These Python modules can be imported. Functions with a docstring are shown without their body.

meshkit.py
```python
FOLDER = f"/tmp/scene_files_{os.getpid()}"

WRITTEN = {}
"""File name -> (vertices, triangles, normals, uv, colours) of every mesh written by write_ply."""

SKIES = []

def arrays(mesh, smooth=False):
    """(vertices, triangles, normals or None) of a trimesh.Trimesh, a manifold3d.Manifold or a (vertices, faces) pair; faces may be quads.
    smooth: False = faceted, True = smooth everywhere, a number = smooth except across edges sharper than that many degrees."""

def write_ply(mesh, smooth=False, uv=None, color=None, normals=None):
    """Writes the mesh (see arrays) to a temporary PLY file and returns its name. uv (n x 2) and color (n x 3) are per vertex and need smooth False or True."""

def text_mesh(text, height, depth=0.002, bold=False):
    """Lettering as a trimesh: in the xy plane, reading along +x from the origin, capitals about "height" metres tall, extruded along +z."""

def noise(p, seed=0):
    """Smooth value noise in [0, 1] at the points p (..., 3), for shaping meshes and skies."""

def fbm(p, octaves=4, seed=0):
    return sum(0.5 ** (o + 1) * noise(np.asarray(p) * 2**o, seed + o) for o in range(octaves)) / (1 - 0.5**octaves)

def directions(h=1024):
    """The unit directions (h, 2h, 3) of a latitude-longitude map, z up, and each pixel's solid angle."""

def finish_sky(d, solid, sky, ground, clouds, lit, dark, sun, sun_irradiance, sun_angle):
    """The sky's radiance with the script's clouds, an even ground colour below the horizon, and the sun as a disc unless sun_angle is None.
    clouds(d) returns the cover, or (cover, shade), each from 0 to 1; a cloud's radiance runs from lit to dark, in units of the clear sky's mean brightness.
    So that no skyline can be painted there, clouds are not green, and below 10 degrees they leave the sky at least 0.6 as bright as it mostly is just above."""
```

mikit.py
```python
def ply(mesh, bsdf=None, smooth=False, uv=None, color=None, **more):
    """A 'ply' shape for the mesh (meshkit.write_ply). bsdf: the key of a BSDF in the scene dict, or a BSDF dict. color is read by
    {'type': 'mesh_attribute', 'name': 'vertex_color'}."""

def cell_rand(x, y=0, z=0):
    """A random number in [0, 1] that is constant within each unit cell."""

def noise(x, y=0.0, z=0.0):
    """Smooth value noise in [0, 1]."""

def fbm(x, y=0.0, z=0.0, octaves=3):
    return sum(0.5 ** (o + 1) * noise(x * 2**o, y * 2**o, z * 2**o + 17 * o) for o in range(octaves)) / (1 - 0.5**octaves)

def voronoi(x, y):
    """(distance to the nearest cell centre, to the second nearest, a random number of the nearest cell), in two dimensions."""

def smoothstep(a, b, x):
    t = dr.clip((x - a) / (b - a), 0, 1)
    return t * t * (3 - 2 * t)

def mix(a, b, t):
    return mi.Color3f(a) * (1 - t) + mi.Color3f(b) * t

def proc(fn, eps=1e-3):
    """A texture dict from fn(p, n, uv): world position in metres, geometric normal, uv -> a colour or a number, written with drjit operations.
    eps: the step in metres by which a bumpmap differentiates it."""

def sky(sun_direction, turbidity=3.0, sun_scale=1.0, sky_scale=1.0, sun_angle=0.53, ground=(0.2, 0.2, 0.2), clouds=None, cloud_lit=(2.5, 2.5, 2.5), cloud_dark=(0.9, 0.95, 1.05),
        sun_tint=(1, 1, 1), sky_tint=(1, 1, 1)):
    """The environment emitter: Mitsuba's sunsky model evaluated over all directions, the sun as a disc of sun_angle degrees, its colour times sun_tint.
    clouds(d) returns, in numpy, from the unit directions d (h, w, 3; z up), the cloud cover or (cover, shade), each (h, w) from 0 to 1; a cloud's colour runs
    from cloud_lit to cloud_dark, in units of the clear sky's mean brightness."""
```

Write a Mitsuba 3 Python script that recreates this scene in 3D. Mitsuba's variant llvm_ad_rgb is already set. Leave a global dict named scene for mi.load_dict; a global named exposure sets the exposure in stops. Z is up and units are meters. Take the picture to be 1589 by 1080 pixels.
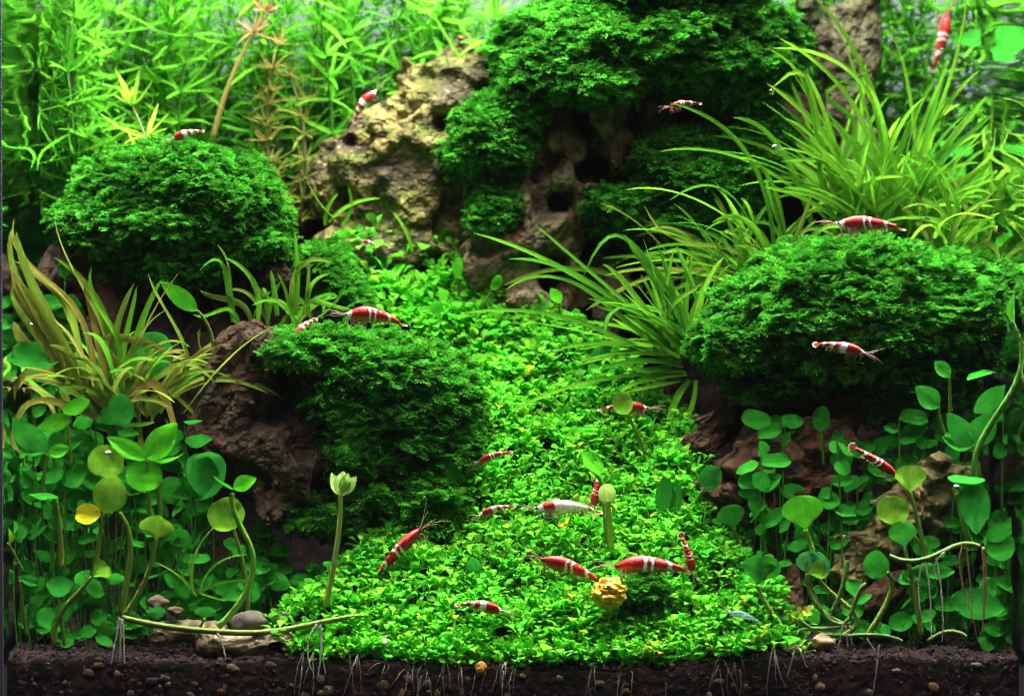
import math
import numpy as np
import drjit as dr
import mitsuba as mi
import mikit
import meshkit
from mikit import proc, noise, fbm, smoothstep, mix, voronoi, cell_rand
from scipy.interpolate import CubicSpline

T = mi.ScalarTransform4f
scene, labels = {}, {}
RNG = np.random.default_rng(7)

# ------------------------------------------------------------------ camera, lamps, exposure
CAM, AIM = np.array([0, -2.2, 0.2]), np.array([0, 0, 0.102])
DIST = np.linalg.norm(AIM - CAM)
scene['camera'] = {'type': 'thinlens', 'fov': math.degrees(2 * math.atan(0.15 / DIST)), 'fov_axis': 'x', 'aperture_radius': 0.008,
                   'focus_distance': 2.248, 'near_clip': 0.05, 'far_clip': 20.0,
                   'to_world': T().look_at(origin=CAM.tolist(), target=AIM.tolist(), up=[0, 0, 1])}
exposure = 0.45
LAMP = 46.0        # the aquarium's light unit, hung over the open top
SOFT = 4.2         # the photographer's softbox above the front glass
AIR = 0.02         # the dim room


def area(v):
    return {'type': 'area', 'radiance': {'type': 'rgb', 'value': v}}


scene['aquarium_lamp__diffuser'] = {'type': 'rectangle', 'to_world': T().translate([0, 0.10, 0.42]).rotate([1, 0, 0], 180).scale([0.13, 0.07, 1]),
                                    'emitter': area([LAMP, LAMP * 1.0, LAMP * 0.93])}
scene['softbox__diffuser'] = {'type': 'rectangle', 'to_world': T().look_at(origin=[0.05, -0.42, 0.75], target=[0, 0.06, 0.08], up=[0, 0, 1]).scale([0.28, 0.16, 1]),
                              'emitter': area([SOFT, SOFT, SOFT])}
scene['room_light'] = {'type': 'constant', 'radiance': {'type': 'rgb', 'value': [AIR, AIR, AIR * 1.1]}}

# ------------------------------------------------------------------ helpers
_f = (AIM - CAM) / DIST
_r = np.array([1.0, 0, 0])
_u = np.cross(_r, _f)
PX = 0.30 / 1589


def at(px, py, y):
    """The point of the photograph's pixel at the depth y behind the front glass."""
    d = DIST * _f + (px - 794.5) * PX * _r + (540 - py) * PX * _u
    return CAM + d * (y - CAM[1]) / d[1]


def arr(pts):
    return np.array([at(*p) for p in pts])


def nrm(v):
    v = np.asarray(v, float)
    return v / np.maximum(np.linalg.norm(v, axis=-1, keepdims=True), 1e-12)


def sstep(a, b, x):
    t = np.clip((x - a) / (b - a), 0, 1)
    return t * t * (3 - 2 * t)


COUNT = {}


def key_for(base):
    n = COUNT.get(base, 0)
    COUNT[base] = n + 1
    return base if n == 0 else f'{base}_{n:03d}'


def thing(name, label, category, group=None):
    k = key_for(name)
    labels[k] = {'label': label, 'category': category}
    if group:
        labels[k]['group'] = group
    return k


class MB:
    """Collects pieces (vertices, triangles, colours, uv) of one mesh."""

    def __init__(self):
        self.v, self.f, self.c, self.t, self.n = [], [], [], [], 0

    def add(self, v, f, c=None, uv=None):
        v = np.asarray(v, float)
        self.v.append(v)
        self.f.append(np.asarray(f, int) + self.n)
        self.n += len(v)
        self.c.append(np.broadcast_to(np.asarray(c if c is not None else (1, 1, 1), float), (len(v), 3)))
        self.t.append(np.asarray(uv, float) if uv is not None else np.zeros((len(v), 2)))
        return self

    def put(self, name, bsdf, parent=None, smooth=True, color=False, uv=False, key=None):
        k = key or key_for(f'{parent}__{name}' if parent else name)
        v, f = np.vstack(self.v), np.vstack(self.f)
        scene[k] = mikit.ply((v, f), bsdf, smooth, np.vstack(self.t) if uv else None, np.vstack(self.c) if color else None)
        return k


def spline(p, n):
    p = np.asarray(p, float)
    if len(p) == 2:
        return p[0] + (p[1] - p[0]) * np.linspace(0, 1, n)[:, None]
    s = np.r_[0, np.cumsum(np.linalg.norm(np.diff(p, axis=0), axis=1))]
    return CubicSpline(s / s[-1], p)(np.linspace(0, 1, n))


def tube(p, r, sides=7, cap=True):
    p = np.asarray(p, float)
    r = np.broadcast_to(np.asarray(r, float), (len(p),))
    t = nrm(np.gradient(p, axis=0))
    a = np.cross(t[0], [0.3, 0.9, 0.2])
    fr = []
    for k in range(len(p)):
        a = nrm(a - t[k] * np.dot(a, t[k]))
        fr.append(a)
    a = np.array(fr)
    b = np.cross(t, a)
    ang = np.arange(sides) * 2 * np.pi / sides
    v = (p[:, None] + r[:, None, None] * (np.cos(ang)[None, :, None] * a[:, None] + np.sin(ang)[None, :, None] * b[:, None])).reshape(-1, 3)
    i, j = np.meshgrid(np.arange(len(p) - 1), np.arange(sides), indexing='ij')
    q = np.stack([i * sides + j, i * sides + (j + 1) % sides, (i + 1) * sides + (j + 1) % sides, (i + 1) * sides + j], -1).reshape(-1, 4)
    f = np.vstack([q[:, [0, 1, 2]], q[:, [0, 2, 3]]])
    if cap:
        n = len(v)
        v = np.vstack([v, p[:1], p[-1:]])
        k = np.arange(sides)
        f = np.vstack([f, np.stack([(k + 1) % sides, k, k * 0 + n], 1), np.stack([n - sides + k, n - sides + (k + 1) % sides, k * 0 + n + 1], 1)])
    return v, f


def ribbon(p, w, face, fold=0.12, uid=0.0):
    """A leaf blade along p with half-widths w whose surface faces 'face'."""
    p = np.asarray(p, float)
    w = np.broadcast_to(np.asarray(w, float), (len(p),))[:, None]
    t = nrm(np.gradient(p, axis=0))
    side = nrm(np.cross(t, face))
    up = np.cross(side, t)
    v = np.stack([p - side * w + up * w * fold, p - up * w * fold, p + side * w + up * w * fold], 1).reshape(-1, 3)
    n = len(p)
    i = np.arange(n - 1)[:, None] * 3 + np.array([0, 1])[None]
    i = i.ravel()
    f = np.vstack([np.stack([i, i + 1, i + 4], 1), np.stack([i, i + 4, i + 3], 1)])
    s = np.r_[0, np.cumsum(np.linalg.norm(np.diff(p, axis=0), axis=1))]
    uv = np.stack([np.tile([0.04, 0.5, 0.96], n) + uid, np.repeat(s, 3)], 1)
    return v, f, uv


def leaf(base, tip, face, width, shape='ovate', cup=0.15, curl=0.1, rows=11, cols=7, pal=0, wav=0.0, seed=0):
    base, tip = np.asarray(base, float), np.asarray(tip, float)
    L = np.linalg.norm(tip - base)
    ax = (tip - base) / L
    face = nrm(np.asarray(face, float) - ax * np.dot(face, ax))
    side = np.cross(ax, face)
    t = np.linspace(0, 1, rows)
    t = 0.5 - 0.5 * np.cos(np.pi * t) if shape != 'spoon' else t
    s = np.linspace(-1, 1, cols)
    if shape == 'round':
        w = np.sqrt(np.clip(1 - (2 * t - 1) ** 2, 0, 1)) ** 0.85
    elif shape == 'fan':
        w = np.sqrt(np.clip(1 - ((t - 0.60) / np.where(t > 0.60, 0.40, 0.60)) ** 2, 0, 1)) * sstep(-0.1, 0.55, t) ** 1.1
    elif shape == 'spoon':
        w = np.where(t < 0.45, 0.16 + 0.25 * (t / 0.45) ** 3, 0.41 + 0.59 * np.sin(np.clip((t - 0.45) / 0.55, 0, 1) * np.pi * 0.98) ** 0.7) * np.where(t > 0.98, 0.25, 1)
    else:
        w = np.sin(np.pi * t ** 0.82) ** 0.8
    Tt, S = np.meshgrid(t, s, indexing='ij')
    W = w[:, None] * width / 2
    bend = curl * L * (0.25 - (Tt - 0.5) ** 2) * -2
    notch = (0.13 * L * np.exp(-(S / 0.35) ** 2) * sstep(0.75, 1, Tt)) if shape == 'fan' else 0 * Tt
    wave = wav * width * np.sin(Tt * 9 + S * 2 + seed) * np.abs(S)
    v = base + ax * (Tt * L - notch)[..., None] + side * (S * W)[..., None] + face * (cup * width * (S ** 2) * np.minimum(1, w[:, None] * 1.2) + bend + wave)[..., None]
    i, j = np.meshgrid(np.arange(rows - 1), np.arange(cols - 1), indexing='ij')
    q = (i * cols + j).ravel()
    f = np.vstack([np.stack([q, q + 1, q + cols + 1], 1), np.stack([q, q + cols + 1, q + cols], 1)])
    uv = np.stack([S.ravel() * 0.42 + 0.5 + pal, Tt.ravel() + 2 * (seed % 97)], 1)
    return v.reshape(-1, 3), f, uv


def surface_nets(fn, lo, hi, h):
    lo, hi = np.asarray(lo, float), np.asarray(hi, float)
    n = np.ceil((hi - lo) / h).astype(int) + 1
    g = np.stack(np.meshgrid(*[lo[k] + h * np.arange(n[k]) for k in range(3)], indexing='ij'), -1)
    d = fn(g.reshape(-1, 3)).reshape(n)
    cnt, acc = np.zeros(n - 1), np.zeros((*(n - 1), 3))
    for ax in range(3):
        o = [k for k in range(3) if k != ax]
        for a in (0, 1):
            for b in (0, 1):
                off = np.zeros(3, int)
                off[o[0]], off[o[1]] = a, b
                s0 = tuple(slice(off[k], off[k] + n[k] - 1) for k in range(3))
                off2 = off.copy()
                off2[ax] += 1
                s1 = tuple(slice(off2[k], off2[k] + n[k] - 1) for k in range(3))
                d0, d1 = d[s0], d[s1]
                c = (d0 < 0) != (d1 < 0)
                t = np.where(c, d0 / np.where(c, d0 - d1, 1), 0)
                p = np.broadcast_to(off.astype(float), (*(n - 1), 3)).copy()
                p[..., ax] += t
                acc += np.where(c[..., None], p, 0)
                cnt += c
    on = cnt > 0
    idx = -np.ones(n - 1, int)
    idx[on] = np.arange(on.sum())
    base = np.stack(np.nonzero(on), 1)
    v = lo + h * (base + acc[on] / cnt[on][:, None])
    faces = []
    for ax in range(3):
        o = [(ax + 1) % 3, (ax + 2) % 3]
        sl0, sl1 = [slice(1, -1)] * 3, [slice(1, -1)] * 3
        sl0[ax], sl1[ax] = slice(0, -1), slice(1, None)
        d0, d1 = d[tuple(sl0)], d[tuple(sl1)]
        c = np.stack(np.nonzero((d0 < 0) != (d1 < 0)), 1)
        inside = (d0 < 0)[tuple(c.T)]
        cell = c + 1
        cell[:, ax] -= 1
        q = []
        for a, b in ((0, 0), (1, 0), (1, 1), (0, 1)):
            cc = cell.copy()
            cc[:, o[0]] -= 1 - a
            cc[:, o[1]] -= 1 - b
            q.append(idx[tuple(cc.T)])
        q = np.stack(q, 1)
        q = np.where(inside[:, None], q, q[:, ::-1])
        q = q[(q >= 0).all(1)]
        faces.append(q)
    q = np.vstack(faces)
    return v, np.vstack([q[:, [0, 1, 2]], q[:, [0, 2, 3]]])


def smin(a, b, k):
    h = np.clip(0.5 + 0.5 * (b - a) / k, 0, 1)
    return b * (1 - h) + a * h - k * h * (1 - h)


def d_ell(p, c, r):
    q = (p - c) / r
    k = np.linalg.norm(q, axis=1)
    return (k - 1) * np.min(r) * np.clip(1 / np.maximum(k, 0.4), 0.3, 2) ** 0.2


def d_cap(p, a, b, ra, rb):
    ab = b - a
    t = np.clip(((p - a) @ ab) / (ab @ ab), 0, 1)
    return np.linalg.norm(p - a - t[:, None] * ab, axis=1) - (ra + (rb - ra) * t)


def frames(fwd, up):
    x = nrm(fwd)
    y = nrm(np.cross(up, x))
    return np.stack([x, y, np.cross(x, y)], -1)      # columns are the local axes


def scatter(templates, pos, fr, size, colors, rng):
    """Many copies of small template meshes as one (vertices, triangles, colours)."""
    which = rng.integers(0, len(templates), len(pos))
    V, F, C, n = [], [], [], 0
    for k, (tv, tf, *tc) in enumerate(templates):
        m = np.nonzero(which == k)[0]
        if not len(m):
            continue
        v = np.einsum('kij,nj->kni', fr[m] * size[m][:, None, None], tv) + pos[m][:, None]
        f = tf[None] + (np.arange(len(m)) * len(tv))[:, None, None] + n
        V.append(v.reshape(-1, 3))
        F.append(f.reshape(-1, 3))
        C.append(np.repeat(colors[m], len(tv), 0) * (np.tile(tc[0], (len(m), 1)) if tc else 1))
        n += len(m) * len(tv)
    return np.vstack(V), np.vstack(F), np.vstack(C)


# ------------------------------------------------------------------ materials
def rgb(*c):
    return {'type': 'rgb', 'value': list(c)}


VC = {'type': 'mesh_attribute', 'name': 'vertex_color'}


def thin(color, trans=0.7, rough=0.45, spec=1.45):
    return {'type': 'principledthin', 'base_color': color, 'diff_trans': trans, 'roughness': rough, 'eta': spec}


scene['m_moss'] = thin(VC, 0.6, 0.38)
scene['m_leaf_vc'] = thin(VC, 0.8, 0.4)
scene['m_carpet'] = thin(VC, 1.3, 0.42)
scene['m_stem'] = {'type': 'principled', 'base_color': VC, 'roughness': 0.5, 'specular': 0.25}
scene['m_root'] = {'type': 'principled', 'base_color': VC, 'roughness': 0.5}


def soil_fn(p, n, uv):
    a = fbm(p.x * 260, p.y * 260, p.z * 260, 3)
    b = noise(p.x * 900, p.y * 900, p.z * 900)
    c = mix((0.003, 0.0016, 0.0016), (0.015, 0.0075, 0.0065), smoothstep(0.3, 0.75, a))
    return mix(c, (0.05, 0.030, 0.026), smoothstep(0.80, 0.95, b) * 0.6)


scene['m_soil'] = {'type': 'principled', 'base_color': proc(soil_fn), 'roughness': 0.9, 'specular': 0.12}
scene['m_core'] = {'type': 'diffuse', 'reflectance': rgb(0.03, 0.17, 0.013)}
scene['m_grit'] = {'type': 'principled', 'base_color': VC, 'roughness': 0.9, 'specular': 0.12}


def rock_fn(p, n, uv):
    a = fbm(p.x * 130, p.y * 130, p.z * 130, 2)
    b = fbm(p.x * 420 + 5, p.y * 420, p.z * 420, 2)
    d = noise(p.x * 900, p.y * 900, p.z * 900)
    c = mix((0.10, 0.082, 0.022), (0.20, 0.165, 0.055), smoothstep(0.3, 0.7, a))
    c = mix(c, (0.08, 0.10, 0.018), smoothstep(0.45, 0.65, fbm(p.x * 85 + 3, p.y * 85, p.z * 85, 2)) * 0.85)
    c = mix(c, (0.03, 0.025, 0.010), smoothstep(0.52, 0.70, b))
    c = mix(c, (0.055, 0.045, 0.028), smoothstep(0.52, 0.66, fbm(p.x * 55 + 8, p.y * 55, p.z * 80, 2)) * 0.8)
    return mix(c, (0.34, 0.28, 0.12), smoothstep(0.72, 0.9, d) * 0.6)


WOODS = [((0.085, 0.062, 0.032), (0.23, 0.18, 0.10), (0.14, 0.055, 0.018), (0.022, 0.017, 0.010)),            # 0 pale grey brown
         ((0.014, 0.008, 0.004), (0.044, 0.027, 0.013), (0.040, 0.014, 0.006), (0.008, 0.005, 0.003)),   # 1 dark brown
         ((0.028, 0.013, 0.007), (0.090, 0.048, 0.022), (0.055, 0.019, 0.008), (0.010, 0.006, 0.004)),        # 2 reddish
         ((0.07, 0.055, 0.018), (0.20, 0.16, 0.065), (0.09, 0.08, 0.02), (0.025, 0.018, 0.008)),         # 3 olive grey
         ((0, 0, 0),) * 4,                                                                              # 4 is the rock
         ((0.030, 0.027, 0.013), (0.085, 0.078, 0.038), (0.022, 0.06, 0.010), (0.010, 0.009, 0.005))]         # 5 mossy grey
#


def wood_fn(p, n, uv):
    k = dr.floor(uv.x)
    c = [mi.Color3f(0) for _ in range(4)]
    for i, pal in enumerate(WOODS):
        for j in range(4):
            c[j] = dr.select(dr.abs(k - i) < 0.5, mi.Color3f(pal[j]), c[j])
    w = fbm(p.x * 60, p.y * 60, p.z * 60, 2) * 0.02
    g = fbm((p.x * 0.5 - p.z * 0.35 + w) * 900, p.y * 120, (p.x + p.z) * 70, 2)
    a = fbm(p.x * 90, p.y * 90, p.z * 90, 3)
    b = fbm(p.x * 330 + 9, p.y * 330, p.z * 330, 2)
    o = c[0] + (c[1] - c[0]) * smoothstep(0.3, 0.7, g)
    o = o + (c[2] - o) * (smoothstep(0.52, 0.7, a) * 0.8)
    o = o + (c[3] - o) * (smoothstep(0.6, 0.8, b) * 0.7)
    return dr.select(dr.abs(k - 4) < 0.5, rock_fn(p, n, uv), o)


def wood_bump(p, n, uv):
    grain = noise((p.x * 0.5 - p.z * 0.35) * 1500 + noise(p.x * 60, p.y * 60, p.z * 60) * 5, p.y * 260, (p.x + p.z) * 110)
    pits = noise(p.x * 520, p.y * 520, p.z * 520) + 0.6 * noise(p.x * 1250, p.y * 1250, p.z * 1250)
    return dr.select((uv.x > 4) & (uv.x < 5), pits * 1.3, 0.8 * grain + 1.1 * pits)


scene['m_wood'] = {'type': 'bumpmap', 'scale': 0.0013, 'arbitrary': {**proc(wood_bump, 2e-4)},
                   'bsdf': {'type': 'principled', 'base_color': proc(wood_fn), 'roughness': 0.8, 'specular': 0.15}}

PALS = [((0.055, 0.38, 0.014), (0.11, 0.52, 0.022)),      # 0 bright fresh green
        ((0.016, 0.18, 0.015), (0.036, 0.28, 0.024)),     # 1 mid green
        ((0.015, 0.18, 0.020), (0.035, 0.27, 0.030)),   # 2 dark green
        ((0.10, 0.27, 0.016), (0.18, 0.40, 0.03)),      # 3 olive underside
        ((0.45, 0.45, 0.01), (0.62, 0.60, 0.03)),       # 4 yellow
        ((0.02, 0.20, 0.05), (0.05, 0.30, 0.08)),       # 5 blue green
        ((0.34, 0.55, 0.10), (0.50, 0.70, 0.22))]       # 6 pale


def round_leaf_fn(p, n, uv):
    k = dr.floor(uv.x)
    s = (uv.x - k - 0.5) / 0.42
    t = uv.y - dr.floor(uv.y * 0.5) * 2
    a = fbm(p.x * 300, p.y * 300, p.z * 300, 3)
    vein = smoothstep(0.82, 1.0, dr.cos(s * (9.0 + 5.0 * t) + 0.0))
    out = mi.Color3f(0)
    for i, (c0, c1) in enumerate(PALS):
        out = dr.select(dr.abs(k - i) < 0.5, mix(c0, c1, smoothstep(0.3, 0.7, a) * 0.7 + vein * 0.45), out)
    spot = smoothstep(0.80, 0.90, noise(p.x * 700 + 40, p.y * 700, p.z * 700))
    return mix(out, (0.16, 0.14, 0.03), spot * 0.45)


scene['m_round_leaf'] = thin(proc(round_leaf_fn), 0.7, 0.22)


BLADES = [((0.08, 0.30, 0.014), (0.20, 0.47, 0.03), (0.06, 0.12, 0.01), 0.5),       # 0 green
          ((0.04, 0.19, 0.014), (0.11, 0.33, 0.02), (0.03, 0.08, 0.01), 0.6),       # 1 deep green
          ((0.075, 0.17, 0.014), (0.17, 0.25, 0.03), (0.10, 0.05, 0.014), 0.9),     # 2 olive
          ((0.12, 0.16, 0.022), (0.24, 0.20, 0.045), (0.12, 0.045, 0.015), 0.95)]      # 3 brown


def blade_fn(p, n, uv):
    k = dr.floor(uv.x)
    u = uv.x - k
    pal = dr.floor(k / 1000)
    r, r2 = cell_rand(k, 3), cell_rand(k, 8)
    base, net, amount = mi.Color3f(0), mi.Color3f(0), mi.Float(0)
    for i, (c0, c1, c2, am) in enumerate(BLADES):
        on = dr.abs(pal - i) < 0.5
        base = dr.select(on, mix(c0, c1, r), base)
        net = dr.select(on, mi.Color3f(c2), net)
        amount = dr.select(on, am, amount)
    # the leaf's net of cross veins between the lengthwise ones
    row = uv.y * 2200 + cell_rand(dr.floor(u * 7), k) * 5.0 + noise(uv.y * 700, u * 4, k)
    cross = smoothstep(0.35, 0.75, dr.abs((row - dr.floor(row)) * 2 - 1))
    mid = smoothstep(0.10, 0.03, dr.abs(u - 0.5))
    blotch = smoothstep(0.35, 0.65, noise(uv.y * 120 + k * 7, u * 2, k)) * (0.35 + 0.65 * r2)
    c = base + (net - base) * (cross * amount * blotch * (1 - mid))
    return c + (base * 1.25 - c) * (mid * 0.6)


scene['m_blade'] = thin(proc(blade_fn), 0.8, 0.36)

scene['m_shrimp'] = {'type': 'principled', 'base_color': VC, 'roughness': 0.42, 'specular': 0.45}
scene['m_limb'] = thin(VC, 1.2, 0.3)
scene['m_eye'] = {'type': 'principled', 'base_color': rgb(0.008, 0.007, 0.008), 'roughness': 0.15}
scene['m_ghost'] = {'type': 'principledthin', 'base_color': rgb(0.55, 0.75, 0.72), 'diff_trans': 1.2, 'spec_trans': 0.55, 'roughness': 0.25}
scene['m_glass'] = {'type': 'thindielectric', 'int_ior': 1.5}
# seen from within the water, the air behind a side pane throws back all light that meets it at a slant
scene['m_side_glass'] = {'type': 'thindielectric', 'int_ior': 1.0, 'ext_ior': 1.33}
scene['m_bubble'] = {'type': 'dielectric', 'int_ior': 1.0, 'ext_ior': 1.33}
scene['m_film'] = {'type': 'diffuse', 'reflectance': rgb(0.13, 0.165, 0.16)}
scene['m_seal'] = {'type': 'principled', 'base_color': rgb(0.12, 0.12, 0.16), 'roughness': 0.35, 'specular': 0.6}
scene['m_metal'] = {'type': 'principled', 'base_color': rgb(0.5, 0.5, 0.52), 'roughness': 0.4, 'metallic': 0.8}
scene['m_white'] = {'type': 'principled', 'base_color': rgb(0.78, 0.80, 0.80), 'roughness': 0.35}

# ------------------------------------------------------------------ the ground
XL, XR, YB = -0.1490, 0.1496, 0.24


def front_z(x):
    return 0.0064 + 0.0036 * sstep(0.035, 0.085, np.abs(x - 0.005)) + 0.0035 * (meshkit.fbm(np.stack([x * 70, x * 0, x * 0], -1), 4) - 0.5)


_KY = np.array([0, 0.02, 0.05, 0.075, 0.10, 0.125, 0.15, 0.18, 0.24])
_KL = np.array([430, 455, 600, 700, 725, 660, 530, 470, 470])
_KR = np.array([1225, 1215, 1140, 1095, 1060, 930, 770, 740, 740])
_KC = np.array([at(p, 600, y)[0] for p, y in zip(_KL, _KY)]), np.array([at(p, 600, y)[0] for p, y in zip(_KR, _KY)])


def lane(y):
    return np.interp(y, _KY, _KC[0]), np.interp(y, _KY, _KC[1])


def ground(x, y):
    x, y = np.asarray(x, float), np.asarray(y, float)
    a, b = lane(y)
    inside = sstep(-0.022, 0.006, np.minimum(x - a, b - x))
    mid = np.interp(y, [0, 0.008, 0.16, 0.25], [0, 0.004, 0.117, 0.135])
    sides = np.interp(y, [0, 0.07, 0.12, 0.16, 0.25], [0, 0.002, 0.025, 0.070, 0.11])
    bump = 0.004 * (meshkit.fbm(np.stack([x * 60, y * 60, 0 * x], -1), 3) - 0.5) * sstep(0.004, 0.02, y)
    return front_z(x) + sides + (mid - sides) * inside + bump


nx, ny = 420, 260
gx, gy = np.meshgrid(np.linspace(XL + 0.0006, XR - 0.0006, nx), np.r_[0.0028, np.linspace(0.0034, YB - 0.002, ny - 1)], indexing='ij')
gz = ground(gx, gy) + 0.0022 * (meshkit.fbm(np.stack([gx * 420, gy * 420, 0 * gx], -1), 2) - 0.5)
top = np.stack([gx, gy, gz], -1)
nf = 60
fx, fz = np.meshgrid(gx[:, 0], np.linspace(0, 1, nf), indexing='ij')
zf = -0.012 + (top[:, 0, 2][:, None] + 0.012) * fz
face = np.stack([fx, 0.0028 - 0.0011 * (meshkit.fbm(np.stack([fx * 500, zf * 500, 0 * fx], -1), 3) * np.sin(np.pi * fz) ** 0.4), zf], -1)


def grid_faces(a, b, flip=False):
    i, j = np.meshgrid(np.arange(a - 1), np.arange(b - 1), indexing='ij')
    q = (i * b + j).ravel()
    f = np.vstack([np.stack([q, q + b, q + b + 1], 1), np.stack([q, q + b + 1, q + 1], 1)])
    return f[:, ::-1] if flip else f


MB().add(top.reshape(-1, 3), grid_faces(nx, ny)).add(face.reshape(-1, 3), grid_faces(nx, nf)).put('soil', 'm_soil', smooth=40)
labels['soil'] = {'label': 'dark brown planting soil pressed against the front glass, with pale grit in it', 'kind': 'structure'}


import trimesh
_ico = trimesh.creation.icosphere(0, 1.0)


def grain(rng):
    v = np.array(_ico.vertices)
    return v * rng.uniform(0.7, 1.25, (len(v), 1)) * rng.uniform(0.75, 1.2, 3), np.array(_ico.faces)


rg = np.random.default_rng(4)
ng = 5200
gp = np.stack([rg.uniform(XL + 0.002, XR - 0.002, ng), 0.0036 + 0.06 * rg.random(ng) ** 1.8, np.zeros(ng)], -1)
gp[:, 2] = ground(gp[:, 0], gp[:, 1]) + 0.0002
nf_ = 2300
gp[:nf_, 1] = 0.0030
gp[:nf_, 2] = rg.uniform(-0.011, 1.0, nf_) * 0
gp[:nf_, 2] = front_z(gp[:nf_, 0]) - rg.uniform(0.0002, 0.013, nf_)
gs = rg.uniform(0.0004, 0.0011, ng)
gc = np.array([0.016, 0.0085, 0.0075]) * rg.uniform(0.4, 1.7, (ng, 1)) * np.array([1, 1, 1])
q_ = nrm(rg.normal(0, 1, (ng, 3)))
V, F, C = scatter([grain(rg) for _ in range(8)], gp, frames(q_, np.roll(q_, 1, 1) + 0.01), gs, gc, rg)
V[:, 1] = np.maximum(V[:, 1], 0.0008)
gk = MB().add(V, F, C).put('granules', 'm_grit', 'soil', False, color=True)
labels[gk] = {'kind': 'stuff'}


def pebble(c, r, rng, sub=1):
    import trimesh
    m = trimesh.creation.icosphere(subdivisions=sub, radius=1.0)
    v = np.array(m.vertices)
    v = v * (1 + 0.35 * (meshkit.noise(v * 1.3 + rng.random(3) * 50)[:, None] - 0.5) * 2)
    return v * np.asarray(r) + np.asarray(c), np.array(m.faces)


rg = np.random.default_rng(3)
for k in range(70):
    px, py = rg.uniform(20, 1570), 1080 - abs(rg.normal(0, 1)) * 26
    if k > 48:
        px, py = rg.uniform(180, 800), rg.uniform(1035, 1078)
    p = at(px, max(py, 1032), 0.0024)
    s = rg.uniform(0.0005, 0.0014)
    v, f = pebble((p[0], 0.0024, p[2]), (s * rg.uniform(0.8, 1.7), s * 0.6, s * rg.uniform(0.7, 1.4)), rg)
    col = [(0.30, 0.22, 0.19), (0.24, 0.13, 0.08), (0.16, 0.11, 0.10), (0.30, 0.17, 0.06), (0.20, 0.19, 0.2)][rg.integers(0, 5)]
    MB().add(v, f, np.array(col) * rg.uniform(0.15, 0.5)).put('grit', 'm_grit', 'soil', True, color=True)

# ------------------------------------------------------------------ the glass tank
tank = thing('aquarium', 'clear glass aquarium with rippled reflections in its side panes and a pale back', 'aquarium')


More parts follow.
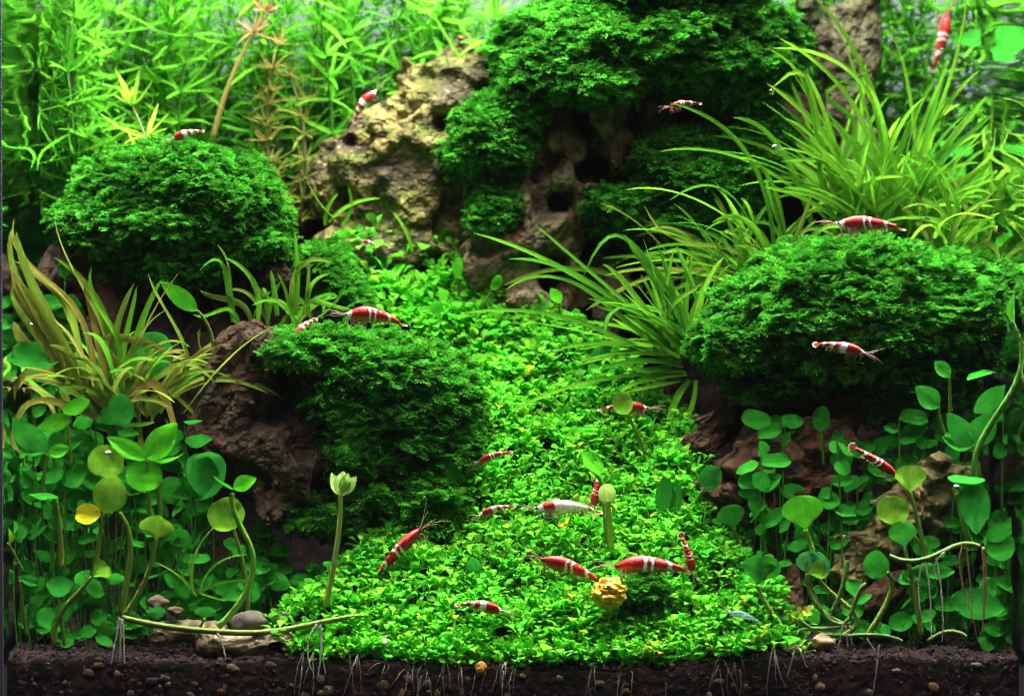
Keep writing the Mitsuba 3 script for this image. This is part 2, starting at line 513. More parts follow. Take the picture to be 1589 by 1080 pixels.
def rippled(x0, sign, seed):
    """A side pane whose inner face is wavy: bands along the depth, each bowed a little differently."""
    yy, zz = np.meshgrid(np.linspace(0.002, YB, 50), np.linspace(-0.012, 0.235, 420), indexing='ij')
    c = 0.003 + 0.012 * meshkit.noise(np.stack([zz * 120, 0 * zz, yy * 3], -1), seed) + 0.008 * meshkit.noise(np.stack([zz * 310, 0 * zz, yy * 4], -1), seed + 4)
    slope = np.clip((c / (YB + 0.02 - yy) - 0.066) / 2, -0.04, 0.07)
    d = np.cumsum(slope, 0) * (YB / 49) * sstep(0.012, 0.05, zz)
    v = np.stack([x0 + sign * (d - 0.0004), yy, zz], -1)
    return v.reshape(-1, 3), grid_faces(50, 420, sign > 0)


v, f = rippled(XL - 0.0006, 1, 5)
MB().add(v, f).put('side_pane', 'm_side_glass', tank, True)
v, f = rippled(XR + 0.0005, -1, 9)
MB().add(v, f).put('side_pane', 'm_side_glass', tank, True)
MB().add([[-0.16, 0, -0.012], [0.16, 0, -0.012], [0.16, 0, 0.235], [-0.16, 0, 0.235]], [[0, 1, 2], [0, 2, 3]]).put('front_pane', 'm_glass', tank, False)
MB().add([[-0.16, YB, -0.012], [0.16, YB, -0.012], [0.16, YB, 0.235], [-0.16, YB, 0.235]], [[0, 1, 2], [0, 2, 3]]).put('back_pane', 'm_film', tank, False)
zz = np.linspace(-0.012, 0.235, 30)
v, f = tube(np.stack([0 * zz - 0.1497, 0 * zz + 0.0008, zz], 1), 0.0004, 10)
MB().add(v, f).put('corner_seal', 'm_seal', tank, True)

lampk = thing('aquarium_lamp', 'long white lamp unit hanging over the tank', 'lamp')
box = np.array([[x, y, z] for x in (-0.14, 0.14) for y in (0.02, 0.18) for z in (0.422, 0.45)])
BF = np.array([[0, 1, 3], [0, 3, 2], [4, 6, 7], [4, 7, 5], [0, 4, 5], [0, 5, 1], [2, 3, 7], [2, 7, 6], [0, 2, 6], [0, 6, 4], [1, 5, 7], [1, 7, 3]])
MB().add(box, BF).put('housing', 'm_metal', lampk, False)
softk = thing('softbox', 'photographer\'s softbox above the front glass', 'lamp')

# ------------------------------------------------------------------ rock and driftwood
LUMP = []


def carve(name, label, cat, mat, adds, cuts=(), h=0.0011, amp=0.003, freq=110, k=0.006, seed=0, stretch=(1, 1, 1), ridge=0.0):
    """adds: (px,py,y, px2,py2,y2, r1px, r2px) capsules or (px,py,y,(rx,ry,rz)px) ellipsoids, blended and roughened; cuts the same, taken away."""
    def prim(p, a):
        if len(a) == 4:
            return d_ell(p, at(*a[:3]), np.array(a[3]) * PX)
        return d_cap(p, at(*a[:3]), at(*a[3:6]), a[6] * PX, a[7] * PX)

    def fn(p):          # the costly noise only near the surface and the cuts
        d0 = np.min([prim(p, a) for a in adds], 0)
        near = np.abs(d0) < 0.013
        for c in cuts:
            near |= (prim(p, c) < 0.009) & (d0 < 0.013)
        d0[near] = full(p[near])
        return d0

    def full(p):
        n = amp * 2 * (meshkit.fbm(p * freq * np.array(stretch) + seed * 3.1, 4, seed) - 0.5)
        w = p + 0.006 * (np.stack([meshkit.noise(p * 70, seed + 11 + i) for i in range(3)], 1) - 0.5)
        d = prim(w, adds[0])
        for a in adds[1:]:
            d = smin(d, prim(w, a), k)
        if ridge:
            d = d + ridge * np.abs(meshkit.noise(p * freq * 0.6 * np.array(stretch), seed + 5) - 0.5) * 2
        for c in cuts:
            d = -smin(-d, prim(w, c), 0.003)
        return d + n
    pts = []
    for a in adds:
        r = (max(a[3]) if len(a) == 4 else max(a[6:])) * PX + 0.012
        for c in ([at(*a[:3])] if len(a) == 4 else [at(*a[:3]), at(*a[3:6])]):
            pts += [c - r, c + r]
    pts = np.array(pts)
    lo, hi = pts.min(0), pts.max(0)
    lo[0], hi[0] = max(lo[0], XL + 0.001), min(hi[0], XR - 0.001)
    lo[1], hi[1] = max(lo[1], 0.004), min(hi[1], YB - 0.002)
    v, f = surface_nets(fn, lo, hi, h)
    key = thing(name, label, cat)
    MB().add(v, f, None, np.tile([mat + 0.5, 0.5], (len(v), 1))).put(None, 'm_wood', None, True, uv=True, key=key)
    return key


carve('rock', 'tan weathered rock with pitted face and green algae film, left of the top moss', 'rock', 4,
      [(690, 180, .175, (85, 110, 95)), (735, 130, .175, (45, 70, 55)), (590, 290, .175, (120, 120, 105)), (660, 340, .175, (90, 120, 130)), (505, 300, .18, (55, 80, 62)),
       (590, 205, .18, (50, 70, 32)), (640, 130, .185, 720, 100, .18, 34, 34), (590, 390, .168, (120, 100, 70)), (650, 230, .172, (90, 100, 70)), (720, 290, .168, (80, 100, 120)), (760, 400, .164, (70, 90, 80))],
      cuts=[(742, 112, .156, 715, 160, .154, 15, 20), (625, 150, .158, (24, 60, 30)), (650, 165, .156, 632, 185, .156, 18, 12), (525, 308, .158, (34, 50, 24)), (592, 375, .150, 602, 335, .150, 10, 8),
            (705, 335, .152, (28, 50, 60)), (688, 190, .156, (16, 30, 22)), (480, 330, .166, (20, 40, 40)), (560, 215, .162, (26, 14, 8)), (640, 225, .152, 600, 232, .152, 9, 5), (560, 350, .148, (10, 20, 12))],
      h=0.0009, amp=0.0046, freq=150, seed=1, ridge=0.003)
carve('driftwood', 'gnarled grey brown driftwood with deep hollows below the topmost moss cushion', 'driftwood', 0,
      [(880, 190, .160, 860, 300, .15, 70, 85), (960, 160, .150, 930, 260, .146, 44, 34), (930, 260, .143, 860, 350, .140, 28, 24), (860, 350, .140, 760, 400, .136, 32, 42), (760, 400, .136, 740, 430, .136, 45, 34),
       (850, 380, .150, 880, 520, .145, 55, 40), (940, 420, .155, 930, 520, .15, 40, 30), (1010, 190, .158, 1000, 240, .158, 44, 44), (830, 250, .142, 850, 220, .142, 22, 24), (800, 470, .145, (75, 80, 50))],
      cuts=[(915, 265, .142, (34, 70, 30)), (868, 318, .138, (42, 70, 26)), (850, 432, .140, (28, 80, 36)), (800, 432, .132, 760, 452, .132, 26, 22), (842, 262, .142, (20, 60, 30)), (985, 170, .145, (24, 70, 50)),
            (905, 190, .146, (24, 60, 44)), (905, 440, .146, (22, 70, 70)), (740, 400, .126, (22, 40, 16)), (955, 330, .142, (18, 50, 18))],
      h=0.0009, amp=0.0042, freq=140, seed=2, stretch=(1.3, 1.3, 0.7), ridge=0.003)
carve('driftwood', 'dark brown driftwood stump with a black hollow, holding up the front left moss cushion', 'driftwood', 1,
      [(370, 540, .058, 355, 680, .056, 45, 66), (430, 600, .058, 430, 720, .056, 80, 66), (470, 700, .05, 430, 770, .046, 40, 28), (430, 770, .046, 405, 812, .04, 22, 8), (395, 525, .056, 465, 600, .050, 30, 30),
       (500, 690, .058, 520, 740, .054, 40, 28), (350, 700, .06, (45, 60, 50)), (465, 600, .046, 500, 690, .044, 14, 12), (500, 690, .044, 480, 770, .044, 12, 10)],
      cuts=[(440, 615, .046, (46, 60, 56)), (405, 565, .044, 450, 640, .042, 22, 40), (450, 640, .042, 470, 700, .044, 36, 24), (530, 645, .042, (44, 70, 30)), (375, 650, .038, (50, 40, 60)), (385, 750, .038, (34, 50, 16)), (345, 565, .048, 400, 575, .046, 7, 9)],
      h=0.0009, amp=0.0042, freq=150, seed=3, stretch=(1.4, 1.2, 0.7), ridge=0.003)
carve('driftwood', 'dark driftwood hidden beneath the left moss cushion', 'driftwood', 1,
      [(110, 420, .13, 400, 430, .12, 50, 50), (190, 430, .125, 170, 620, .11, 45, 60), (330, 440, .125, 340, 620, .11, 40, 60)], amp=0.004, freq=120, seed=12)
carve('driftwood', 'added dark block standing in for the black shade behind the right hand mosses', 'driftwood', 1,
      [(1080, 270, .205, (190, 110, 175)), (1230, 260, .205, (120, 100, 130)), (960, 400, .195, (130, 90, 110)), (1060, 430, .20, (140, 90, 90)), (850, 440, .20, (130, 70, 90))], h=0.0016, amp=0.004, freq=110, seed=13)  # added dark mass: hides the lit back pane so the moss gaps read black
carve('driftwood', 'reddish brown driftwood slab with split grain under the right moss cushion', 'driftwood', 2,
      [(1110, 775, .062, 1290, 640, .07, 42, 46), (1180, 740, .058, 1290, 690, .06, 46, 40), (1130, 760, .052, 1260, 660, .055, 26, 22), (1250, 620, .075, (70, 60, 36)), (1085, 690, .075, 1140, 640, .08, 38, 30),
       (1220, 800, .06, 1300, 760, .06, 40, 50)],
      cuts=[(1130, 700, .054, 1215, 645, .054, 20, 30), (1150, 712, .046, 1280, 645, .050, 7, 7), (1150, 770, .048, 1240, 700, .048, 5, 4), (1200, 775, .050, 1290, 720, .052, 8, 6)],
      h=0.0009, amp=0.0036, freq=150, seed=4, stretch=(0.6, 1.3, 1.5), ridge=0.005)
carve('driftwood', 'olive grey branch leaning diagonally through the right hand round leaf plants', 'driftwood', 3,
      [(1310, 870, .042, 1410, 790, .045, 26, 30), (1400, 790, .045, 1450, 745, .05, 26, 24), (1450, 745, .05, 1508, 727, .052, 20, 9), (1310, 870, .042, 1290, 850, .042, 24, 12), (1330, 850, .044, 1320, 895, .04, 24, 8),
       (1440, 780, .05, 1450, 820, .05, 24, 14)],
      cuts=[(1330, 868, .036, 1400, 815, .039, 6, 5), (1360, 850, .036, (10, 20, 8))], h=0.0008, amp=0.0032, freq=180, seed=5, stretch=(0.8, 1.2, 1.3), ridge=0.0035)
carve('driftwood', 'rust brown broken wood piece low between stems in the right front corner', 'driftwood', 2,
      [(1330, 940, .040, 1400, 915, .042, 26, 22), (1225, 955, .035, 1215, 905, .04, 22, 24), (1190, 905, .045, 1230, 900, .05, 25, 24)], h=0.0009, amp=0.002, freq=170, seed=6)
carve('driftwood', 'short tan driftwood log lying on the soil under the creeping stem', 'driftwood', 0,
      [(325, 1000, .014, 430, 1005, .010, 22, 24), (430, 1003, .010, 498, 1018, .008, 22, 12), (250, 985, .02, 330, 980, .02, 18, 20)],
      cuts=[(285, 1004, .004, 325, 998, .006, 10, 9)], h=0.0007, amp=0.0012, freq=220, seed=7, stretch=(0.6, 1.2, 1.4))
carve('driftwood', 'pitted grey trunk rising behind the right grass tuft at the top', 'driftwood', 5,
      [(1258, 10, .19, 1290, 110, .19, 26, 24), (1345, -20, .19, 1335, 100, .19, 30, 22), (1310, 90, .19, 1330, 330, .18, 34, 50), (1300, 50, .2, (40, 40, 60))],
      cuts=[(1252, 22, .165, (10, 20, 14)), (1300, 60, .165, 1290, 30, .165, 10, 14)], h=0.0009, amp=0.0045, freq=150, seed=8, ridge=0.003)

# ------------------------------------------------------------------ moss cushions


def frond_template(rng, pairs=4):
    mb = MB()
    L = 1.0
    droop = rng.uniform(0.15, 0.4)
    bendy = rng.uniform(-0.15, 0.15)

    def axis(s):
        return np.array([s, bendy * s * s, -droop * s * s])
    pts = np.array([axis(s) for s in (0, 1)])
    w = 0.035
    mb.add(np.vstack([pts + [0, w, 0], pts - [0, w, 0]]), [[0, 2, 3], [0, 3, 1]])
    for k in range(pairs):
        s = 0.12 + 0.86 * k / pairs
        for sg in (-1, 1):
            l = (0.48 * (1 - s) ** 0.8 + 0.12) * rng.uniform(0.75, 1.2)
            a = math.radians(rng.uniform(38, 62)) * sg
            o = axis(s + (0.04 if sg > 0 else 0))
            d = np.array([math.cos(a), math.sin(a), rng.uniform(-0.5, 0.15)])
            pr = np.array([-math.sin(a), math.cos(a), 0]) * 0.075
            tilt = np.array([0, 0, rng.uniform(-0.05, 0.05)])
            e = o + d * l
            m = o + d * l * 0.55 + [0, 0, 0.02]
            mb.add(np.array([o, m + pr + tilt, e, m - pr - tilt]), [[0, 3, 2], [0, 2, 1]])
    return np.vstack(mb.v), np.vstack(mb.f)


FR = [frond_template(np.random.default_rng(100 + i)) for i in range(8)]


def moss(label, ells, n, seed, size=0.0034, tint=(0.045, 0.25, 0.018), group=None):
    rng = np.random.default_rng(seed)
    E = [(at(*e[:3]), np.array([e[3] * PX, e[5], e[4] * PX])) for e in ells]

    def sdf(p):
        d = d_ell(p, *E[0])
        for c, r in E[1:]:
            d = smin(d, d_ell(p, c, r), 0.006)
        return d
    key = thing('moss_cushion', label, 'moss')
    lo = np.min([c - r for c, r in E], 0) - 0.006
    hi = np.max([c + r for c, r in E], 0) + 0.006

    def lumpy(p):      # shelves: lumps flattened so that they overhang each other
        return 0.011 * (meshkit.fbm(p * np.array([75, 75, 140]), 3, seed) - 0.5) + 0.006 * (meshkit.noise(p * np.array([190, 190, 460]), seed + 3) - 0.5)
    v, f = surface_nets(lambda p: sdf(p) + 0.0040 - lumpy(p), lo, hi, 0.0018)
    keep = (v[f].mean(1)[:, 0] > XL + 0.001) & (v[f].mean(1)[:, 0] < XR - 0.001)
    MB().add(v, f[keep]).put('core', 'm_core', key, True)
    tri = v[f]
    nn = np.cross(tri[:, 1] - tri[:, 0], tri[:, 2] - tri[:, 0])
    ar = np.linalg.norm(nn, axis=1)
    nn = nrm(nn)
    wgt = ar * np.where(nn[:, 1] > 0.45, 0.12, 1.0) * np.where(nn[:, 2] < -0.75, 0.45, 1.0)
    m = int(n * 2.6) // 9      # sprays: fronds of one shoot fan out in one plane
    pick = rng.choice(len(f), m, p=wgt / wgt.sum())
    b = rng.dirichlet([1, 1, 1], m)
    pos = (tri[pick] * b[:, :, None]).sum(1)
    nv = nn[pick]
    out = nrm(nv * [1, 1, 0.30] + rng.normal(0, 0.22, (m, 3)) * [1, 1, 0.6] + [0, 0, 0.05])
    upv = nrm(np.array([0, 0, 1.0]) + nv * 0.45 + rng.normal(0, 0.22, (m, 3)))
    tone = rng.uniform(0.6, 1.45, m) * (0.7 + 0.6 * meshkit.noise(pos * 90, seed + 9))
    g = np.repeat(np.arange(m), 9)
    n = len(g)
    yaw = np.radians(rng.uniform(-75, 75, n))
    lat = np.cross(upv, out)
    fwd = nrm(out[g] * np.cos(yaw)[:, None] + lat[g] * np.sin(yaw)[:, None] + rng.normal(0, 0.13, (n, 3)))
    fr = frames(fwd, nrm(upv[g] + rng.normal(0, 0.18, (n, 3))))
    pos = pos[g] + nv[g] * rng.uniform(-0.0014, 0.0014, n)[:, None] + nv[g] * 0.0008 + lat[g] * rng.normal(0, 0.0009, n)[:, None] - fwd * 0.0006
    sz = size * rng.uniform(0.6, 1.2, n)
    ok = (pos[:, 0] > XL + 0.002) & (pos[:, 0] < XR - 0.002)
    col = np.array(tint) * (tone[g] * rng.uniform(0.8, 1.25, n))[:, None]
    col[:, 0] *= rng.uniform(0.6, 1.6, n)
    V, F, C = scatter(FR, pos[ok], fr[ok], sz[ok], col[ok], rng)
    k = MB().add(V, F, C).put('fronds', 'm_moss', key, False, color=True)
    labels[k] = {'kind': 'stuff'}
    return key


moss('round green moss cushion below the feathery stem plants on the left', [(272, 328, .125, 192, 122, .042), (150, 360, .125, 70, 55, .03), (395, 365, .125, 66, 62, .03), (290, 405, .12, 130, 44, .03)], 8500, 11)
moss('low dark moss patch behind the small grass tuft, left of the bright carpet', [(500, 420, .135, 60, 50, .02), (540, 460, .12, 50, 40, .02)], 1800, 12)
moss('shaggy moss cushion on the dark stump, front left of the bright carpet', [(585, 640, .080, 160, 130, .036), (500, 540, .060, 110, 40, .03), (560, 600, .056, 75, 75, .02), (660, 700, .085, 80, 105, .03), (590, 785, .078, 165, 62, .034), (660, 610, .085, 85, 75, .034), (695, 690, .084, 66, 110, .03), (545, 690, .056, 60, 95, .02), (500, 795, .058, 90, 40, .02), (640, 760, .07, 100, 70, .03), (510, 620, .050, 50, 50, .012), (430, 520, .062, 50, 24, .018)], 10500, 13)
moss('largest moss cushion overhanging the driftwood at the top of the scape', [(1000, 60, .16, 240, 95, .042), (850, 90, .155, 100, 85, .035), (1150, 90, .16, 120, 100, .035), (930, 120, .148, 130, 55, .03), (1060, -40, .16, 200, 80, .04)], 12500, 14)
moss('moss lobe hanging on the tan rock, left of the driftwood hollows', [(765, 215, .148, 80, 75, .028), (810, 160, .15, 60, 60, .026), (720, 245, .148, 50, 40, .02)], 4200, 15)
moss('small moss tuft under the moss lobe, beside the driftwood', [(770, 320, .138, 45, 42, .018)], 1100, 16)
moss('dark moss cushion right of the driftwood hollows, half behind grass blades', [(1060, 260, .160, 160, 75, .034), (1160, 230, .165, 90, 90, .03), (960, 330, .15, 80, 55, .026), (1080, 330, .155, 130, 55, .03)], 7000, 17)
moss('broad moss cushion against the right side glass', [(1310, 485, .082, 225, 122, .044), (1470, 480, .085, 130, 95, .04), (1140, 530, .080, 75, 75, .03), (1400, 590, .085, 140, 75, .034), (1240, 570, .078, 130, 55, .032), (1560, 480, .085, 60, 90, .035)], 13000, 18)
moss('little fuzzy moss ball sunk in the bright carpet near the food lump', [(1000, 918, .022, 42, 20, .008)], 500, 19, size=0.004)


# ------------------------------------------------------------------ grass like tufts
FACE = np.array([0.0, -0.75, 0.65])
BID = [0]


def blade(key, pts, w, mat, rng, face=None, fold=0.18, n=18):
    BID[0] += 1
    p = spline(pts, n)
    t = np.linspace(0, 1, n)
    w = w * (0.72 + 0.28 * np.sin(np.pi * np.minimum(t * 1.3, 1))) * np.clip((1 - t) / 0.14, 0.03, 1) ** 0.6
    fc = nrm(np.asarray(FACE if face is None else face) + rng.normal(0, 0.35, 3))
    v, f, uv = ribbon(p, w, fc, fold, BID[0] % 1000 + 1000 * mat)
    MB().add(v, f, None, uv).put('leaf', 'm_blade', key, True, uv=True)


def arching(key, base, n, ang, length, w, mats, rng, ydir=(-0.05, 0.03), droop=(0.3, 1.15), spread=14):
    for _ in range(n):
        a = math.radians(rng.uniform(*ang))
        L = rng.uniform(*length) * PX
        w_ = rng.uniform(*w) * PX / 2 * 0.74
        b = at(base[0] + rng.normal(0, spread), base[1] + rng.normal(0, 5), base[2] + rng.normal(0, 0.004))
        dy = rng.uniform(*ydir)
        dr_ = rng.uniform(*droop)
        d = np.array([math.cos(a), 0, math.sin(a)])
        s = np.linspace(0, 1, 6)
        p = b + d * (L * s)[:, None] + np.array([0, 1, 0]) * (dy * s ** 1.3)[:, None]
        p[:, 2] -= dr_ * L * 0.55 * s ** 2.6
        p[:, 0] += math.copysign(0.25, math.cos(a)) * dr_ * L * s ** 2.2
        p[:, 0] = np.clip(p[:, 0], XL + 0.0015, XR - 0.0015)
        p[:, 1] = np.maximum(p[:, 1], 0.006)
        blade(key, p, w_, mats[rng.integers(0, len(mats))], rng)


def lines(key, y0, y1, polys, w, mats, rng):
    for poly in polys:
        n = len(poly)
        p = np.array([at(x, y, y0 + (y1 - y0) * (k / (n - 1)) + rng.normal(0, 0.001)) for k, (x, y) in enumerate(poly)])
        p[:, 0] = np.clip(p[:, 0], XL + 0.0012, XR - 0.0012)
        blade(key, p, rng.uniform(*w) * PX / 2 * 0.85, mats[rng.integers(0, len(mats))], rng)


rg = np.random.default_rng(21)
k = thing('ribbon_leaf_plant', 'olive and brown ribbon leaf tuft with netted blades in front of the left moss', 'aquatic plant')
lines(k, .045, .03, [[(150, 640), (120, 520), (85, 450), (40, 415), (-10, 405)], [(160, 645), (140, 540), (110, 470), (60, 425), (5, 380), (-5, 340)], [(170, 640), (100, 560), (50, 500), (0, 480)],
                     [(165, 650), (120, 590), (70, 565), (30, 590), (12, 622)], [(150, 650), (90, 625), (40, 630), (10, 660), (20, 690), (65, 702)], [(190, 640), (215, 600), (235, 595), (258, 620), (272, 665)]], (14, 20), [2, 3, 3], rg)
lines(k, .05, .05, [[(180, 630), (175, 540), (190, 480), (208, 440)], [(190, 620), (192, 540), (205, 480), (212, 445)], [(210, 620), (215, 540), (235, 490), (280, 420)], [(160, 620), (170, 520), (140, 450), (85, 400)],
                    [(200, 630), (205, 560), (232, 470), (250, 435)], [(175, 610), (160, 510), (125, 440), (95, 380), (85, 340)], [(185, 640), (160, 560), (145, 500), (128, 430)], [(230, 620), (290, 560), (250, 470), (230, 425)],
                    [(185, 610), (180, 560), (160, 530), (200, 525), (260, 570)], [(200, 620), (240, 590), (290, 565), (320, 580), (332, 592)], [(150, 600), (180, 520), (150, 470), (142, 415)],
                    [(215, 640), (220, 690), (226, 705)], [(150, 645), (190, 658), (240, 655)], [(240, 640), (250, 600), (215, 590)]], (11, 17), [2, 2, 0, 3], rg)
lines(k, .035, .025, [[(95, 600), (60, 520), (25, 470), (-20, 440)], [(80, 580), (50, 480), (20, 420), (-5, 350)], [(120, 600), (80, 500), (50, 440), (25, 360)], [(60, 560), (30, 520), (-10, 500)], [(100, 590), (70, 520), (30, 450), (5, 420)], [(130, 610), (90, 540), (60, 480), (30, 440)]], (16, 24), [2, 2, 3], rg)
arching(k, (175, 645, .055), 80, (45, 140), (110, 240), (9, 15), [2, 2, 1, 3], rg, spread=40)
k = thing('ribbon_leaf_plant', 'small ribbon leaf tuft growing behind the dark stump, beside the striped shrimp', 'aquatic plant')
lines(k, .085, .08, [[(362, 500), (356, 430), (345, 390), (337, 380)], [(370, 500), (352, 430), (340, 405), (310, 420)], [(390, 500), (370, 470), (330, 460), (310, 450)], [(370, 500), (350, 480), (320, 490), (300, 488)],
                     [(460, 490), (462, 430), (458, 360)], [(480, 490), (485, 440), (510, 425)], [(490, 495), (520, 470), (538, 438)], [(470, 490), (480, 470), (520, 475), (545, 480)], [(455, 490), (455, 440), (470, 410), (520, 410)],
                     [(430, 490), (425, 450), (420, 420)], [(475, 490), (478, 450), (480, 400)], [(330, 560), (308, 530), (312, 505)], [(400, 500), (380, 420), (350, 400)]], (9, 13), [2, 0, 1], rg)
arching(k, (440, 505, .095), 16, (50, 130), (60, 120), (8, 12), [2, 1], rg, spread=38, ydir=(-.02, .01))
k = thing('ribbon_leaf_plant', 'deep green ribbon leaf tuft fanning left over the carpet from the right moss', 'aquatic plant')
lines(k, .10, .085, [[(1055, 540), (960, 470), (850, 405), (735, 362)], [(1050, 535), (960, 460), (890, 400), (830, 348)], [(1050, 545), (970, 480), (880, 420), (790, 402)], [(1050, 545), (950, 480), (880, 435), (830, 430), (785, 450)],
                     [(1050, 560), (980, 535), (900, 500), (800, 482), (720, 485)], [(1060, 575), (960, 585), (870, 605), (788, 645)], [(1060, 540), (1000, 480), (960, 430), (935, 410)], [(1070, 590), (1050, 620), (1040, 650), (1032, 690)],
                     [(1080, 590), (1070, 640), (1035, 680)], [(1060, 550), (1000, 475), (950, 485), (942, 525)], [(1070, 530), (1040, 450), (1000, 400), (970, 370), (905, 430)], [(1065, 530), (1020, 440), (985, 390), (970, 365)],
                     [(1060, 590), (1010, 600), (960, 610)], [(1070, 520), (1040, 480), (1060, 460), (1085, 445)], [(1060, 570), (1000, 560), (930, 575)], [(1065, 580), (1000, 590), (968, 605)], [(1050, 560), (1000, 575), (960, 560)]], (11, 16), [1, 0, 1], rg)
arching(k, (1065, 550, .105), 54, (80, 178), (90, 230), (9, 14), [1, 1, 0], rg, spread=24, ydir=(-.04, .02), droop=(.0, .5))
k = thing('ribbon_leaf_plant', 'leggy ribbon leaf tuft between the dark moss and the right moss cushion', 'aquatic plant')
lines(k, .12, .105, [[(1200, 440), (1195, 330), (1160, 240), (1040, 160)], [(1210, 440), (1190, 400), (1100, 320), (970, 295)], [(1180, 440), (1140, 390), (1090, 380), (1000, 320)], [(1150, 450), (1120, 400), (1110, 370)],
                     [(1220, 430), (1210, 350), (1190, 280), (1205, 345)], [(1190, 450), (1230, 380), (1260, 300)], [(1130, 470), (1100, 420), (1060, 390), (1030, 395)], [(1150, 460), (1140, 400), (1120, 360), (1200, 410), (1215, 425)],
                     [(1225, 440), (1210, 330), (1170, 250), (1145, 245)], [(1200, 440), (1170, 360), (1130, 300), (1040, 310)]], (9, 13), [0, 2, 1], rg)
arching(k, (1190, 450, .125), 76, (50, 165), (110, 260), (8, 13), [1, 2, 0], rg, spread=45, ydir=(-.04, .02))
k = thing('ribbon_leaf_plant', 'tall bright ribbon leaf tuft rising behind the right moss cushion', 'aquatic plant')
lines(k, .13, .12, [[(1375, 370), (1370, 230), (1340, 110), (1267, 0)], [(1390, 370), (1430, 250), (1480, 150), (1520, 110)], [(1400, 370), (1440, 270), (1500, 190), (1530, 150)], [(1400, 370), (1450, 250), (1510, 170)],
                    [(1375, 370), (1380, 260), (1350, 150), (1200, 75)], [(1360, 370), (1350, 220), (1300, 130), (1210, 60)], [(1385, 370), (1430, 240), (1480, 100), (1500, -10)], [(1370, 370), (1290, 330), (1260, 170), (1190, 75)],
                    [(1400, 380), (1420, 260), (1410, 140), (1395, 80), (1375, 45)], [(1350, 370), (1300, 270), (1320, 180), (1300, 165), (1350, 110)], [(1350, 370), (1380, 310), (1430, 280), (1390, 270)], [(1375, 370), (1440, 290), (1470, 240), (1589, 205)],
                    [(1390, 380), (1470, 300), (1520, 270), (1589, 245)], [(1400, 380), (1460, 330), (1500, 310), (1530, 345)], [(1340, 360), (1310, 260), (1270, 200), (1190, 130)], [(1330, 365), (1290, 280), (1260, 150), (1250, 120), (1200, 135)],
                    [(1230, 360), (1300, 300), (1350, 280), (1400, 275)], [(1410, 370), (1450, 300), (1520, 290), (1560, 315)]], (11, 17), [0], rg)
arching(k, (1385, 385, .135), 120, (40, 140), (150, 390), (10, 16), [0, 0, 1], rg, spread=45, ydir=(-.04, .03), droop=(.1, .7))
k = thing('ribbon_leaf_plant', 'ribbon leaf tuft bending sideways against the right side glass', 'aquatic plant')
lines(k, .10, .085, [[(1480, 400), (1520, 350), (1589, 330)], [(1470, 400), (1500, 330), (1560, 310)], [(1470, 390), (1530, 310), (1589, 290)], [(1480, 390), (1500, 350), (1540, 345)], [(1490, 400), (1540, 380), (1580, 400), (1586, 430)], [(1470, 380), (1440, 350), (1410, 380)],
                     [(1450, 370), (1480, 335), (1540, 340)]], (9, 13), [0, 2], rg)
arching(k, (1500, 390, .115), 26, (25, 140), (110, 260), (9, 14), [0, 1, 2], rg, spread=40, ydir=(-.02, .02))

# ------------------------------------------------------------------ stem plants in the back


def stem_plant(key, base, tip, gap, ll, lw, pal, rng, top=True, scol=(0.10, 0.12, 0.03), n_leaf=(5, 8), bare=0.0, sr=3.0, joined=False):
    a, b = at(*base), at(*tip)
    mid = (a + b) / 2 + rng.normal(0, 0.004, 3)
    p = spline([a, mid, b], 24)
    v, f = tube(p, np.linspace(sr, sr * 0.6, 24) * PX, 6)
    MB().add(v, f, scol).put('stem', 'm_stem', key, True, color=True)
    L = np.linalg.norm(b - a) / PX
    nw = max(2, int(L / gap))
    mb = MB()
    for i in range(nw + 1):
        s = i / nw
        if s < bare:
            continue
        c = p[min(23, int(s * 23))]
        mb = mb if joined else MB()
        m = rng.integers(*n_leaf) + (3 if i == nw else 0)
        ph = rng.uniform(0, 6.28)
        for j in range(m):
            an = ph + j * 6.283 / m + rng.normal(0, 0.2)
            el = rng.uniform(-0.35, 0.85) if i < nw else rng.uniform(0.2, 1.3)
            d = np.array([math.cos(an) * math.cos(el), math.sin(an) * math.cos(el), math.sin(el)])
            l = ll * PX * rng.uniform(0.6, 1.15) * (0.75 if i == nw else 1)
            q = np.linspace(0, 1, 6)
            pts = c + d * (l * q)[:, None]
            pts[:, 2] += -l * rng.uniform(-0.45, 0.5) * q ** 2
            pts[:, 0] += l * rng.normal(0, 0.12) * q ** 2
            pts[:, 0] = np.clip(pts[:, 0], XL + 0.0015, XR - 0.0015)
            pts[:, 1] = np.minimum(pts[:, 1], YB - 0.002)
            w = lw * PX / 2 * np.array([0.7, 1, 1, 0.9, 0.7, 0.12]) * rng.uniform(0.8, 1.2)
            v, f, _ = ribbon(pts, w, nrm(np.array([0, -0.5, 0.9]) + rng.normal(0, 0.3, 3)), 0.25)
            c0 = np.array(pal[0]) + (np.array(pal[1]) - np.array(pal[0])) * rng.random()
            mb.add(v, f, c0)
        if not joined:
            mb.put('leaf_whorl', 'm_leaf_vc', key, True, color=True)
    if joined:
        labels[mb.put('foliage', 'm_leaf_vc', key, True, color=True)] = {'kind': 'stuff'}


